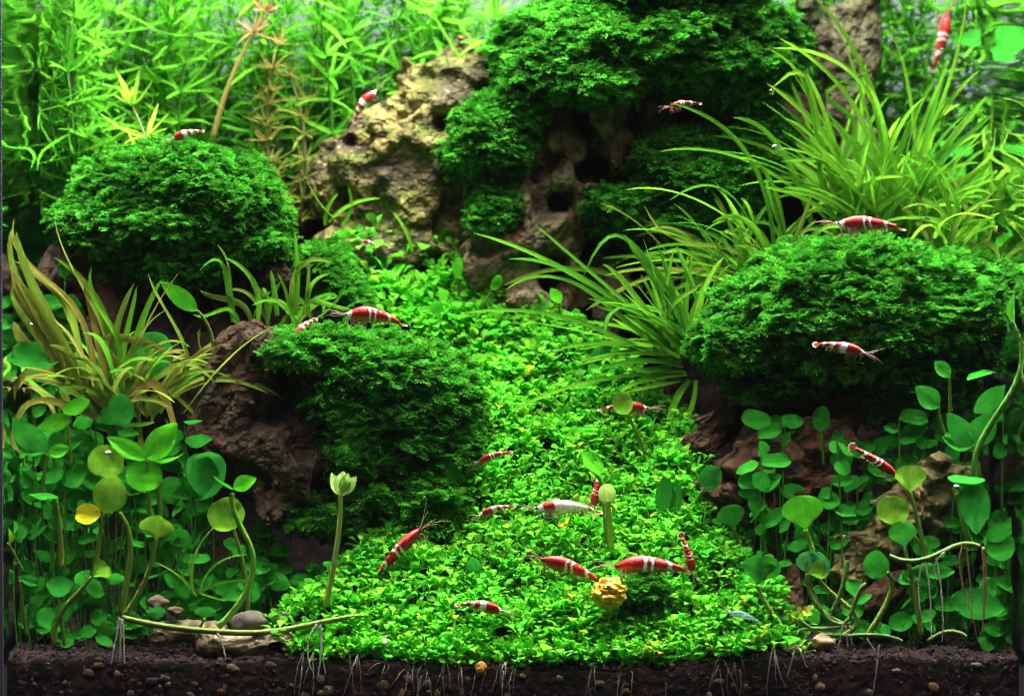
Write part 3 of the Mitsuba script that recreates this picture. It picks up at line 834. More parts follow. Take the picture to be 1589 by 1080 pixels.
GRN = ((0.065, 0.36, 0.016), (0.19, 0.58, 0.04))
MIDG = ((0.045, 0.26, 0.015), (0.12, 0.42, 0.025))
rg = np.random.default_rng(31)
G = 'feathery stem plants along the back glass'
xs = np.r_[np.linspace(84, 140, 22), np.linspace(95, 770, 112)] + rg.normal(0, 6, 134)
for i, x in enumerate(rg.permutation(xs)):
    front = i < 14
    y = rg.uniform(.178, .20) if front else rg.uniform(.195, .232)
    y = y if x > 135 else rg.uniform(.15, .225)
    where = next(w for lim, w in ((100, 'against the left glass'), (145, 'by the dark upright stem'), (190, 'left of the bright star shaped top'), (250, 'behind the bright star shaped top'), (320, 'behind the left moss\'s right half'),
                                  (390, 'left of the red topped stem'), (440, 'behind the red top'), (500, 'behind the bronze stems'), (560, 'left of the shrimp on the rock'), (620, 'above the shrimp on the rock'),
                                  (690, 'behind the rock\'s shoulder'), (999, 'between rock peak and largest moss')) if x < lim)
    k = thing('stem_plant', f'feathery green stem plant in the {"front" if front else "rear"} thicket, {where}', 'aquatic plant', G + ', ' + where)
    stem_plant(k, (x + rg.normal(0, 55), 310, y), (x, rg.uniform(-90, 40) if rg.random() < .8 else rg.uniform(40, 150), y - 0.01), rg.uniform(26, 44), rg.uniform(60, 105) if front else rg.uniform(50, 88), rg.uniform(6, 8.5) if front else rg.uniform(4.5, 7), GRN if front or rg.random() < 0.5 else MIDG, rg, joined=not front,
               scol=(0.06, 0.22, 0.02))
for i in range(42):
    x = rg.uniform(1225, 1540)
    k = thing('stem_plant', f'green stem plant at the back {"left of" if x < 1290 else "behind" if x < 1370 else "right of" if x < 1450 else "far right of"} the pitted trunk', 'aquatic plant', f'back stem plants {"left of" if x < 1290 else "behind" if x < 1370 else "right of" if x < 1450 else "far right of"} the pitted trunk')
    stem_plant(k, (x + rg.normal(0, 20), 330, .215), (x, rg.uniform(-80, 60), .21), 38, 66, 6, MIDG, rg, joined=True, scol=(0.06, 0.22, 0.02))
k = thing('stem_plant', 'thin dark upright stem with sparse leaves at the left, next to the glass', 'aquatic plant')
stem_plant(k, (112, 290, .16), (100, -20, .16), 90, 50, 6, MIDG, rg, scol=(0.03, 0.06, 0.015), n_leaf=(2, 4), sr=5)
k = thing('stem_plant', 'stem plant with a bright star shaped top above the left moss cushion', 'aquatic plant')
stem_plant(k, (215, 270, .15), (205, 165, .15), 36, 66, 8, ((0.22, 0.5, 0.03), (0.42, 0.66, 0.08)), rg, n_leaf=(7, 10))
k = thing('stem_plant', 'leafy stem plant leaning left in front of the left moss cushion\'s top edge', 'aquatic plant')
stem_plant(k, (150, 290, .155), (135, 215, .15), 30, 62, 8, GRN, rg, n_leaf=(6, 9))
k = thing('stem_plant', 'slanting stem plant with a pinkish red star shaped top', 'aquatic plant')
stem_plant(k, (330, 215, .16), (412, 20, .165), 34, 46, 3.2, ((0.40, 0.17, 0.09), (0.50, 0.28, 0.14)), rg, n_leaf=(15, 22), bare=0.74, scol=(0.20, 0.17, 0.04), sr=5)
k = thing('stem_plant', 'bronze fine leaved stem plant beside the slanting red topped stem', 'aquatic plant')
stem_plant(k, (440, 330, .165), (435, 70, .17), 30, 40, 3.5, ((0.30, 0.26, 0.06), (0.42, 0.34, 0.10)), rg, n_leaf=(8, 12), scol=(0.12, 0.10, 0.03))
for i, x in enumerate((465, 405, 490)):
    k = thing('stem_plant', 'olive brown fine leaved stem plant in the gap between left moss and tan rock', 'aquatic plant', 'olive stems by the rock')
    stem_plant(k, (x, 340, .17), (x + rg.normal(0, 14), 120, .178), 34, 44, 4, ((0.14, 0.20, 0.03), (0.26, 0.30, 0.05)), rg, n_leaf=(6, 10), scol=(0.08, 0.07, 0.02))

# ------------------------------------------------------------------ round leaved plants


def sprig(label, stem, leaves, y, rng, group=None, scol=(0.13, 0.22, 0.025), r=4.0, name='round_leaf_plant'):
    """stem: pixel polyline from the soil to the leaf's base; leaves: (base px, tip px, width px, palette, shape, face or None)."""
    k = thing(name, label, 'aquatic plant', group)
    if stem:
        p = spline(arr([(a, b, y + 0.003 * (i / max(1, len(stem) - 1) - 1) * -1) for i, (a, b) in enumerate(stem)]), 20)
        v, f = tube(p, np.linspace(r * 1.1, r * 0.75, 20) * PX, 8)
        MB().add(v, f, scol).put('stem', 'm_stem', k, True, color=True)
    for (bx, by), (tx, ty), w, pal, shape, *fc in leaves:
        fc = fc[0] if fc and fc[0] is not None else nrm(np.array([0, -0.8, 0.6]) + rng.normal(0, 0.3, 3))
        b = at(bx, by, y)
        t = at(tx, ty, y + rng.uniform(-0.004, 0.004))
        v, f, uv = leaf(b, t, fc, w * PX, shape, rng.uniform(-0.1, 0.3), rng.uniform(-0.08, 0.28), pal=pal, wav=0.04, seed=int(rng.integers(0, 90)))
        v[:, 0] = np.clip(v[:, 0], XL + 0.0008, XR - 0.0008)
        v[:, 1] = np.maximum(v[:, 1], 0.0045)
        MB().add(v, f, None, uv).put('leaf', 'm_round_leaf', k, True, uv=True)
    return k


rg = np.random.default_rng(41)
UP = np.array([0, -0.35, 0.95])
FC = np.array([0, -0.95, 0.3])
# left stand
sprig('large broad leaf lying flat against the left glass below the ribbon leaves', None, [((5, 552), (102, 556), 46, 1, 'ovate', FC)], .03, rg)
sprig('pair of small bright oval leaves under the olive ribbon tuft', [(110, 720), (108, 690), (105, 655)], [((98, 640), (140, 620), 26, 0, 'ovate', FC), ((110, 648), (58, 664), 30, 0, 'ovate', FC)], .028, rg, r=3)
sprig('broad pale leaf curling at the left edge beside the drooping brown blade', [(70, 780), (68, 740), (75, 705)], [((72, 702), (20, 665), 46, 1, 'ovate', FC), ((76, 705), (108, 694), 22, 0, 'ovate', FC), ((70, 703), (15, 648), 40, 1, 'ovate', FC)], .022, rg, r=3)
sprig('bright open rosette of three pointed leaves above the round olive leaves', [(232, 800), (230, 760), (228, 714)], [((227, 713), (165, 678), 28, 0, 'ovate', FC), ((228, 712), (275, 656), 44, 0, 'ovate', FC), ((230, 713), (287, 702), 15, 0, 'ovate', UP)], .018, rg)
sprig('dark round leaf half hidden behind the ribbon blades, left', None, [((240, 590), (238, 515), 62, 2, 'round', FC)], .06, rg)
sprig('dark rounded leaf at the foot of the olive ribbon tuft', None, [((190, 660), (185, 612), 42, 2, 'round', FC)], .035, rg)
sprig('long bright leaf slanting out above the small dark stump', [(330, 560), (320, 500), (306, 482)], [((306, 482), (250, 438), 30, 0, 'ovate', FC)], .055, rg, r=3)
sprig('glossy leaf with a water lens on its tip at the far left', [(95, 880), (90, 800), (86, 775)], [((90, 772), (44, 766), 24, 1, 'ovate', UP)], .014, rg, r=5)
sprig('olive green leaf turned underside up, upper one of the overlapping pair at left', None, [((160, 740), (168, 690), 58, 3, 'round', FC)], .020, rg)
sprig('round bright leaf right of the overlapping olive pair', [(250, 820), (248, 780), (246, 745)], [((252, 740), (195, 735), 50, 0, 'round', FC)], .017, rg)
sprig('yellow green heart shaped leaf on a thick stalk at left front', [(150, 880), (155, 830), (162, 795)], [((162, 796), (178, 736), 56, 3, 'ovate', FC)], .014, rg)
sprig('thick pale stalk rising from the creeping stem to the round bright leaf', [(190, 955), (200, 880), (198, 820), (185, 795)], [], .012, rg, r=5.5)
sprig('fan shaped olive leaf on a slanting stalk from the creeping stem', [(192, 955), (225, 900), (242, 836)], [((242, 838), (246, 799), 56, 3, 'fan', FC)], .010, rg, r=4.5)
sprig('small olive leaf bent over on a curving stalk near the left soil', [(85, 1000), (95, 950), (118, 922), (142, 895)], [((142, 895), (168, 878), 34, 3, 'fan', FC), ((118, 905), (140, 884), 24, 1, 'ovate', FC)], .012, rg, r=4.5)
sprig('tiny round olive leaf on a thin stalk at the left edge', [(35, 885), (22, 860), (12, 842)], [((10, 840), (12, 818), 25, 3, 'round', FC)], .010, rg, r=3)
sprig('torn yellow leaf hanging beneath the heart shaped leaf', None, [((156, 800), (118, 796), 34, 4, 'round', FC)], .016, rg, name='fallen_leaf')
sprig('thick s-curved stalk topped by a small bright leaf, left of the stump', [(338, 972), (385, 910), (392, 860), (362, 790), (360, 765)], [((362, 757), (398, 742), 26, 0, 'ovate', FC), ((362, 760), (330, 738), 16, 1, 'ovate', UP)], .012, rg, r=5, scol=(0.12, 0.32, 0.025))
sprig('large olive leaf behind the s-curved stalk', [(385, 960), (378, 880), (362, 820)], [((362, 822), (340, 775), 60, 3, 'round', FC)], .022, rg)
sprig('big dark glossy leaf between the rosette and the stump', None, [((300, 770), (340, 705), 62, 2, 'round', FC), ((330, 770), (300, 705), 50, 2, 'round', FC)], .024, rg)
sprig('dark shiny leaf low over the soil at left, widest of the low dark ones', [(100, 1000), (95, 960), (92, 930)], [((110, 915), (72, 905), 36, 2, 'ovate', FC)], .014, rg, r=3)
sprig('three small mid green leaves rising from a white rooted base at the left corner', [(42, 985), (35, 940), (30, 900)], [((46, 915), (70, 897), 22, 1, 'ovate', FC), ((18, 905), (2, 880), 26, 1, 'ovate', FC), ((60, 905), (28, 895), 18, 2, 'ovate', FC)], .010, rg, r=3)
sprig('bright oval leaf standing on the runner, left of the log', [(305, 990), (312, 970), (318, 960)], [((333, 950), (302, 948), 19, 1, 'ovate', FC)], .010, rg, r=3)
sprig('dark small leaf just above the creeping stem', None, [((258, 950), (226, 948), 20, 2, 'ovate', FC)], .014, rg)
sprig('pale cupped leaf bud open like a goblet on a tall stalk', [(505, 940), (517, 880), (526, 820), (528, 768)], [((528, 768), (514, 733), 18, 6, 'ovate', FC), ((528, 768), (533, 731), 28, 6, 'ovate', FC), ((529, 768), (553, 739), 18, 6, 'ovate', FC), ((528, 768), (540, 734), 20, 6, 'ovate', -FC)], .012, rg, r=5, scol=(0.24, 0.32, 0.06))
# right stand
sprig('bright green fan leaf, largest of the right corner leaves', [(1266, 870), (1258, 845), (1250, 822)], [((1250, 824), (1242, 768), 66, 0, 'fan', FC)], .012, rg, r=5, scol=(0.2, 0.42, 0.03))
sprig('blue green cupped leaf just under the bright fan leaf', [(1300, 990), (1330, 960), (1280, 910), (1270, 895)], [((1262, 892), (1270, 856), 58, 5, 'round', nrm(np.array([0, -0.6, 0.8])))], .014, rg)
sprig('small olive leaf bending over in front of the blue green cupped leaf', [(1308, 968), (1262, 930), (1252, 890)], [((1252, 890), (1284, 882), 30, 3, 'fan', FC)], .010, rg)
sprig('heart shaped pale leaf hiding the head of the dark red shrimp', [(1438, 868), (1425, 810), (1413, 764)], [((1413, 766), (1412, 722), 50, 3, 'fan', FC)], .014, rg)
sprig('round yellow olive leaf left below the heart shaped leaf', [(1440, 870), (1425, 840), (1390, 814)], [((1383, 813), (1388, 770), 52, 3, 'round', FC)], .016, rg, r=3.5)
sprig('dark green fan leaf under the round yellow olive leaf', [(1430, 985), (1415, 900), (1404, 850)], [((1404, 852), (1398, 808), 44, 1, 'fan', FC)], .013, rg)
sprig('cupped leaf folded over on a curved stalk, center of the right corner', [(1345, 990), (1378, 930), (1382, 895), (1376, 888)], [((1376, 890), (1345, 862), 44, 1, 'round', FC)], .011, rg, r=5)
sprig('fan leaf at the carpet\'s right edge on a long slanting stalk', [(1240, 1000), (1200, 955), (1175, 908)], [((1175, 910), (1182, 862), 54, 1, 'fan', FC), ((1180, 905), (1200, 865), 40, 1, 'fan', FC)], .010, rg, r=5, scol=(0.18, 0.30, 0.05))
sprig('fan leaf against the lower end of the red driftwood slab', [(1150, 850), (1142, 835), (1140, 820)], [((1140, 822), (1130, 783), 46, 1, 'fan', FC)], .045, rg)
sprig('round dark leaf at the left end of the red driftwood slab', [(1080, 780), (1088, 765), (1095, 757)], [((1092, 757), (1115, 725), 36, 2, 'round', FC)], .05, rg, r=3)
sprig('single spoon leaf standing before the black hollow under the right moss', [(1278, 720), (1276, 695), (1273, 666)], [((1272, 668), (1276, 630), 28, 1, 'round', FC)], .05, rg, r=2.5)
sprig('dark oval leaf up against the underside of the right moss', [(1470, 680), (1460, 655), (1457, 632)], [((1457, 632), (1420, 600), 36, 1, 'ovate', FC)], .035, rg, r=3)
sprig('thin upright leaf below the right moss beside the side glass', [(1475, 640), (1474, 610), (1474, 585)], [((1474, 585), (1450, 560), 24, 1, 'ovate', FC), ((1500, 590), (1545, 577), 22, 1, 'ovate', UP)], .034, rg, r=3)
sprig('tall bent stalk at the right glass with a bright leaf at its top', [(1512, 745), (1520, 690), (1568, 610), (1571, 500)], [((1571, 502), (1578, 452), 24, 0, 'ovate', FC), ((1512, 640), (1560, 598), 32, 1, 'ovate', FC)], .022, rg, r=5, scol=(0.07, 0.22, 0.025))
sprig('paired broad leaves below the tall bent stalk', [(1520, 740), (1510, 690)], [((1510, 690), (1462, 678), 36, 1, 'ovate', FC), ((1512, 690), (1540, 640), 44, 1, 'ovate', FC), ((1512, 700), (1470, 640), 40, 2, 'ovate', FC)], .026, rg, r=4)
sprig('big drooping dark leaf with a bubble on its rim at right', [(1510, 850), (1492, 800), (1485, 765)], [((1470, 740), (1530, 745), 34, 2, 'ovate', UP), ((1510, 745), (1515, 830), 50, 2, 'ovate', FC)], .020, rg, r=5, scol=(0.12, 0.34, 0.03))
sprig('broad leaf with curved veins against the right glass', [(1530, 860), (1525, 850)], [((1528, 850), (1580, 845), 50, 1, 'ovate', FC), ((1530, 835), (1570, 815), 30, 1, 'ovate', FC)], .018, rg)
sprig('large shaded leaf near the soil in the right corner', [(1500, 960), (1495, 945)], [((1475, 930), (1560, 945), 52, 2, 'ovate', FC)], .018, rg)
sprig('pointed small leaf on the hanging runner at right', None, [((1435, 890), (1482, 886), 24, 1, 'ovate', FC)], .014, rg)
# leaves standing in the carpet
sprig('round pale leaf in front of the shrimp at the carpet\'s right border', [(1002, 705), (985, 665), (972, 642)], [((970, 643), (962, 608), 34, 3, 'round', FC)], .072, rg, r=3.5)
sprig('bright tilted leaf standing above the white shrimp\'s tail', [(948, 850), (938, 790), (928, 740), (924, 735)], [((935, 735), (902, 706), 40, 0, 'round', nrm(np.array([0.1, -0.6, 0.8])))], .040, rg, r=4)
sprig('pale translucent leaf with a thick fleshy stalk in mid carpet', [(948, 850), (946, 810), (943, 778)], [((943, 780), (941, 750), 28, 6, 'round', FC)], .036, rg, r=5, scol=(0.2, 0.45, 0.05))
sprig('dark folded leaf on the carpet left of the red driftwood', [(1038, 820), (1036, 790)], [((1035, 800), (1030, 738), 34, 2, 'ovate', FC), ((1042, 800), (1050, 742), 30, 2, 'ovate', nrm(np.array([0.7, -0.7, 0.2])))], .055, rg)
sprig('dark disc shaped leaf sunk into the carpet by the diving shrimp', None, [((735, 895), (735, 865), 24, 2, 'round', FC)], .03, rg)
sprig('dark leaf in the shadow under the fanning ribbon tuft', None, [((915, 558), (950, 538), 24, 2, 'ovate', FC)], .095, rg)
sprig('tall spoon leaf at the foot of the tan rock', [(712, 460), (710, 430)], [((710, 432), (711, 398), 17, 0, 'round', FC)], .13, rg, r=2.2)
sprig('tall spoon leaf right before the black cleft of the driftwood', [(745, 480), (758, 460), (764, 448)], [((763, 449), (778, 428), 18, 0, 'round', FC)], .125, rg, r=2.2)
sprig('tiny bright leaf in front of the pale driftwood foot', [(868, 490), (868, 470)], [((870, 470), (855, 447), 20, 0, 'ovate', FC)], .125, rg, r=2)
# big leaves added in the far right corner, standing in for leaf reflections
sprig('large bright leaf standing in for a leaf reflection in the top right corner', None, [((1475, 62), (1590, 58), 30, 1, 'ovate', FC)], .19, rg)
sprig('large green leaf standing in for a reflection behind the side tuft at the right glass', [(1525, 440), (1524, 400)], [((1480, 372), (1592, 360), 44, 0, 'ovate', FC), ((1480, 360), (1592, 340), 34, 1, 'ovate', UP)], .15, rg)


def pix(p):
    d = np.asarray(p) - CAM
    d = d * (DIST / (d @ _f))
    return 794.5 + (d @ _r) / PX, 540 - (d @ _u) / PX


MARKS = [(370, 880, 'beside the s-curved stalk'), (250, 960, 'behind the creeping stem'), (135, 800, 'around the torn yellow leaf'), (20, 820, 'along the left glass'), (400, 700, 'in front of the dark stump'),
         (225, 720, 'behind the bright rosette'), (80, 960, 'at the left end of the soil edge'), (180, 640, 'under the olive ribbon tuft'), (90, 500, 'behind the olive ribbon tuft'), (1190, 740, 'over the reddish driftwood slab'),
         (1350, 850, 'beside the diagonal olive branch'), (1570, 800, 'along the right glass'), (1290, 950, 'among the knotted low stems'), (1470, 920, 'behind the hanging roots'), (1480, 640, 'under the right moss by the glass'),
         (1330, 690, 'under the middle of the right moss'), (1245, 830, 'behind the bright fan leaf'), (450, 900, 'in the shadow below the stump'), (1500, 480, 'behind the right moss at the glass'), (80, 370, 'behind the left moss by the glass'), (1490, 300, 'behind the tall tuft by the right glass')]
NUM = {3: 'three', 4: 'four', 5: 'five'}


def undergrowth(n, box, ys, rng, big=(26, 48)):
    for i in range(n):
        x, y = rng.uniform(box[0], box[1]), rng.uniform(box[2], box[3])
        d = rng.uniform(*ys)
        p = at(x, y, d)
        p[0] = np.clip(p[0], XL + 0.002, XR - 0.002)
        gz_ = float(ground(p[0], d))
        p[2] = max(p[2], gz_ + 0.006)
        x, y = pix(p)
        gx_, gy_ = pix([np.clip(p[0] + rng.normal(0, 0.003), XL + 0.002, XR - 0.002), d, gz_])
        lv, a = [], rng.uniform(0, 6.28)
        m = int(rng.integers(3, 6))
        tall = p[2] - gz_ > 0.022
        for q in range(m):
            s = rng.uniform(*big)
            pal = 1
            oy = q * rng.uniform(14, 34) if tall else q * 4
            lv.append(((x, y + oy), (x + s * math.cos(a), y + oy - s * 0.7 * math.sin(a)), s * rng.uniform(0.6, 0.85), pal, ['ovate', 'round'][rng.integers(0, 2)], None))
            a += rng.uniform(1.8, 4)
        mk = min(MARKS, key=lambda t: (t[0] - x) ** 2 + (t[1] - y) ** 2)[2]
        lab = f'{"tall" if tall else "low"} {NUM[m]} leaved green sprig {mk}'
        sprig(lab, [(gx_, gy_), ((x + gx_) / 2 + rng.normal(0, 5), (y + gy_) / 2), (x, y)], lv, d, rng, f'{NUM[m]} leaved sprigs {mk}', (0.06, 0.20, 0.02), 1.9)


undergrowth(50, (5, 330, 640, 800), (.04, .075), rg)
undergrowth(62, (5, 420, 800, 985), (.028, .065), rg)
undergrowth(52, (1170, 1580, 640, 800), (.05, .075), rg)
undergrowth(60, (1230, 1580, 800, 985), (.03, .07), rg)
undergrowth(9, (1175, 1340, 680, 840), (.034, .050), rg)
undergrowth(14, (380, 500, 840, 970), (.03, .06), rg)
undergrowth(18, (30, 130, 430, 800), (.07, .18), rg, (30, 50))
undergrowth(18, (1440, 1570, 420, 800), (.11, .20), rg, (30, 50))
undergrowth(12, (60, 125, 290, 450), (.15, .22), rg, (26, 44))
undergrowth(10, (1450, 1530, 230, 420), (.16, .22), rg, (26, 44))

# creeping stems, roots, fine grass
k = thing('creeping_stem', 'thick yellow green creeping stem running along the soil above the log', 'plant stem')
p = spline(arr([(190, 958, .010), (260, 972, .008), (340, 980, .007), (420, 980, .007), (495, 966, .008), (560, 955, .012)]), 40)
v, f = tube(p, np.r_[np.full(30, 5.0), np.linspace(5, 3, 10)] * PX, 8)
MB().add(v, f, (0.12, 0.17, 0.022)).put('runner', 'm_stem', k, True, color=True)


def root(key, pts, r, col, rng):
    p = spline(pts, 14)
    p[1:-1] += rng.normal(0, 0.00007, (12, 3))
    v, f = tube(p, np.linspace(r, r * 0.55, 14) * PX, 5)
    MB().add(v, f, col).put('root', 'm_root', key, True, color=True)


for pts in ([(186, 958), (172, 1030)], [(191, 960), (193, 1030)], [(188, 960), (186, 1025)], [(337, 982), (345, 1000), (350, 1022)], [(492, 968), (480, 990), (484, 1040)], [(498, 968), (500, 1010), (505, 1045)], [(495, 970), (498, 1000), (493, 1050)]):
    root(k, arr([(a, b, .0022) for a, b in pts]), 1.8, (0.62, 0.55, 0.48), rg)
k = thing('creeping_stem', 'thin green runner with hanging roots in the right corner', 'plant stem')
p = spline(arr([(1380, 862, .012), (1405, 870, .011), (1440, 866, .010), (1480, 848, .012), (1520, 848, .014)]), 30)
v, f = tube(p, 4.2 * PX, 7)
MB().add(v, f, (0.07, 0.15, 0.02)).put('runner', 'm_stem', k, True, color=True)
for pts, col in (([(1432, 868), (1425, 910), (1432, 960)], 0), ([(1436, 868), (1443, 920), (1445, 990)], 0), ([(1452, 862), (1460, 910), (1462, 995)], 0), ([(1466, 856), (1450, 880), (1455, 900)], 0),
                 ([(1494, 842), (1492, 900), (1505, 945), (1515, 985)], 1), ([(1498, 842), (1505, 900), (1508, 950)], 1), ([(1524, 850), (1527, 920), (1524, 980)], 1), ([(1527, 850), (1530, 900), (1526, 960)], 1)):
    root(k, arr([(a, b, .010) for a, b in pts]), 1.6, ((0.5, 0.44, 0.4), (0.28, 0.13, 0.06))[col], rg)
k = thing('creeping_stem', 'thin curved stems knotted low on the soil in the right corner', 'plant stem')
for pts in ([(1230, 985), (1270, 975), (1310, 968), (1330, 925), (1345, 905)], [(1240, 960), (1290, 985), (1345, 985), (1400, 995)], [(1250, 870), (1262, 920), (1300, 968), (1320, 966)], [(1315, 870), (1300, 930), (1290, 950)], [(1440, 995), (1480, 980), (1500, 988)]):
    v, f = tube(spline(arr([(a, b, .012) for a, b in pts]), 24), 3.6 * PX, 7)
    MB().add(v, f, (0.08, 0.15, 0.022)).put('runner', 'm_stem', k, True, color=True)
for pts in ([(1308, 970), (1300, 1010)], [(1312, 970), (1316, 1004)], [(1318, 970), (1322, 1000)], [(1235, 1000), (1222, 1050)], [(1240, 1005), (1252, 1035)], [(1345, 990), (1358, 1010)], [(1365, 1000), (1355, 1075)]):
    root(k, arr([(a, b, .0022) for a, b in pts]), 1.5, (0.45, 0.33, 0.26), rg)
k = thing('grass_plant', 'thin pale grass blades sprouting in the dark between the creeping stem and the s-curved stalk', 'aquatic plant')
for pts in ([(302, 920), (300, 870), (335, 815)], [(305, 925), (285, 900), (240, 872)], [(310, 920), (330, 880), (385, 860)], [(312, 918), (340, 905), (400, 903)], [(300, 920), (295, 885), (294, 862)], [(310, 920), (335, 928), (352, 932)], [(303, 915), (288, 905), (284, 880)]):
    blade(k, arr([(a, b, .020) for a, b in pts]), 4 * PX / 2, 0, rg)
k = thing('grass_plant', 'fine bright grass blades at the rock foot on the left of the carpet', 'aquatic plant')
for pts in ([(520, 340), (500, 320), (475, 275)], [(530, 350), (545, 320), (540, 290)], [(510, 345), (540, 320), (590, 308)], [(505, 350), (510, 320), (525, 300)], [(640, 390), (625, 350), (610, 330)]):
    blade(k, arr([(a, b, .135) for a, b in pts]), 7 * PX / 2, 0, rg)

# ------------------------------------------------------------------ the bright carpet


def spoon_template(rng, n):
    mb = MB()
    ph = rng.uniform(0, 6.28)
    for j in range(n):
        an = ph + j * 6.283 / n * rng.uniform(0.9, 1.1)
        el = math.radians(rng.uniform(20, 78))
        d = np.array([math.cos(an) * math.cos(el), math.sin(an) * math.cos(el), math.sin(el)])
        l = rng.uniform(0.75, 1.15)
        up = nrm(np.array([0, 0, 1.0]) + rng.normal(0, 0.15, 3))
        side = nrm(np.cross(d, up))
        nn = np.cross(side, d)
        rows = [(0, .022), (.44, .032), (.56, .125), (.71, .180), (.87, .15), (1.0, .04)]
        v = []
        for t, w in rows:
            c = d * l * t + np.array([0, 0, -0.28 * l * t ** 3]) + [0, 0, 0.05]
            v += [c - side * w * l + nn * w * 0.25, c, c + side * w * l + nn * w * 0.25]
        f = []
        for i in range(len(rows) - 1):
            for s in (0, 1):
                a = i * 3 + s
                f += [[a, a + 1, a + 4], [a, a + 4, a + 3]]
        mb.add(np.array(v), np.array(f), np.array([rng.uniform(0.7, 1.55), rng.uniform(0.74, 1.2), 1.0]))
    return np.vstack(mb.v), np.vstack(mb.f), np.vstack(mb.c)


ST = [spoon_template(np.random.default_rng(200 + i), 4 + i % 3) for i in range(24)]
rg = np.random.default_rng(51)
N = 10500
cy = 0.0045 + 0.153 * rg.random(N) ** 1.05
lo_, hi_ = lane(cy)
cx = lo_ + (hi_ - lo_) * rg.uniform(-0.10, 1.10, N) + 0.018 * (meshkit.noise(np.stack([cy * 70, 0 * cy, 0 * cy], -1)) - 0.5)
keep = rg.random(N) < np.clip((hi_ - lo_) / 0.14, 0.15, 1)
edge = np.minimum(cx - lo_, hi_ - cx)
keep &= rg.random(N) < sstep(-0.010, 0.006, edge) * (1 - 0.8 * sstep(0.128, 0.150, cy))
cx, cy = cx[keep], cy[keep]
n = len(cx)
cz = ground(cx, cy) + rg.uniform(-0.001, 0.003, n) + 0.007 * (meshkit.noise(np.stack([cx, cy, 0 * cx], -1) * 110, 4) - 0.35) * sstep(0.004, 0.02, cy)
size = rg.uniform(0.0042, 0.0076, n) * (0.9 + 0.45 * sstep(0.09, 0.15, cy))
upv = nrm(np.stack([rg.normal(0, 0.25, n), rg.normal(-0.25, 0.25, n), np.ones(n)], -1))
an = rg.uniform(0, 6.28, n)
fr = frames(np.stack([np.cos(an), np.sin(an), 0 * an], -1), upv)
tone = rg.uniform(0.7, 1.25, n)[:, None] * (0.75 + 0.5 * meshkit.noise(np.stack([cx, cy, 0 * cx], -1) * 60))[:, None]
col = np.array([0.110, 0.54, 0.034]) * tone
col[:, 0] *= rg.uniform(0.6, 1.5, n)
tall = rg.random(n) < 0.05
cz[tall] += rg.uniform(0.001, 0.0035, tall.sum())
old = rg.random(n) < 0.008
col[old] = [0.5, 0.48, 0.04]
V, F, C = scatter(ST, np.stack([cx, cy, cz], -1), fr, size, col, rg)
MB().add(V, F, C).put('carpet_plants', 'm_carpet', None, True, color=True)
labels['carpet_plants'] = {'label': 'dense bright green carpet of tiny spoon leaved plants flowing down between the mosses', 'category': 'ground cover', 'kind': 'stuff'}

# sprigs with roots right behind the front glass
GF = 'carpet sprigs rooted at the front glass'
for i in range(40):
    px = np.linspace(465, 1215, 40)[i] + rg.normal(0, 8)
    x = at(px, 1030, .004)[0]
    zb = float(front_z(np.array([x]))[0])
    k = thing('carpet_sprig', 'small carpet sprig at the front glass with pale roots reaching into the soil', 'aquatic plant', GF)
    sp = np.array([x, 0.0050, zb + rg.uniform(0.002, 0.006)])
    for j in range(rg.integers(5, 9)):
        a_, el = rg.uniform(0, 6.28), rg.uniform(0.3, 1.3)
        d = np.array([math.cos(a_) * math.cos(el), abs(math.sin(a_)) * math.cos(el) * 0.8 - 0.2, math.sin(el)])
        tipp = sp + d * rg.uniform(0.0035, 0.006)
        tipp[1] = max(tipp[1], 0.0022)
        v, f, uv = leaf(sp, tipp, nrm(np.array([0, -0.4, 0.9]) + rg.normal(0, 0.3, 3)), rg.uniform(0.0016, 0.0024), 'spoon', 0.1, 0.1, 8, 5, pal=0)
        v[:, 1] = np.maximum(v[:, 1], 0.0012)
        MB().add(v, f, None, uv).put('leaf', 'm_round_leaf', k, True, uv=True)
    for j in range(max(0, rg.integers(-2, 5))):
        e = np.array([x + rg.normal(0, 0.0022), 0.0014, zb - rg.uniform(0.001, 0.011)])
        root(k, np.array([sp - [0, 0, .001], [(sp[0] + e[0]) / 2 + rg.normal(0, 0.0006), 0.0016, (sp[2] + e[2]) / 2], e]), rg.uniform(.5, .85), (0.34, 0.27, 0.21), rg)

# ------------------------------------------------------------------ shrimps
RED, WHT, ORG = (0.37, 0.008, 0.006), (0.84, 0.80, 0.74), (0.50, 0.12, 0.02)
SP_H = np.array([[-0.02, .018], [0.02, .042], [.06, .060], [.14, .084], [.26, .104], [.36, .106], [.44, .098], [.56, .086], [.68, .070], [.80, .053], [.92, .040], [1.0, .030]])
BANDS = {
    'thin': [(.395, .44, WHT), (.50, .54, WHT), (.76, .82, WHT)],
    'broad': [(-1, .07, WHT), (.40, .56, WHT), (.68, .78, WHT), (.90, .95, WHT)],
    'band': [(-1, .05, WHT), (.36, .46, WHT), (.62, .72, WHT), (.86, .93, WHT)],
    'white': [(-1, .10, WHT), (.30, .90, WHT), (.95, 1.1, WHT)],
    'head': [(-1, .09, WHT), (.42, .45, WHT), (.52, .55, WHT), (.78, .83, WHT)],
}


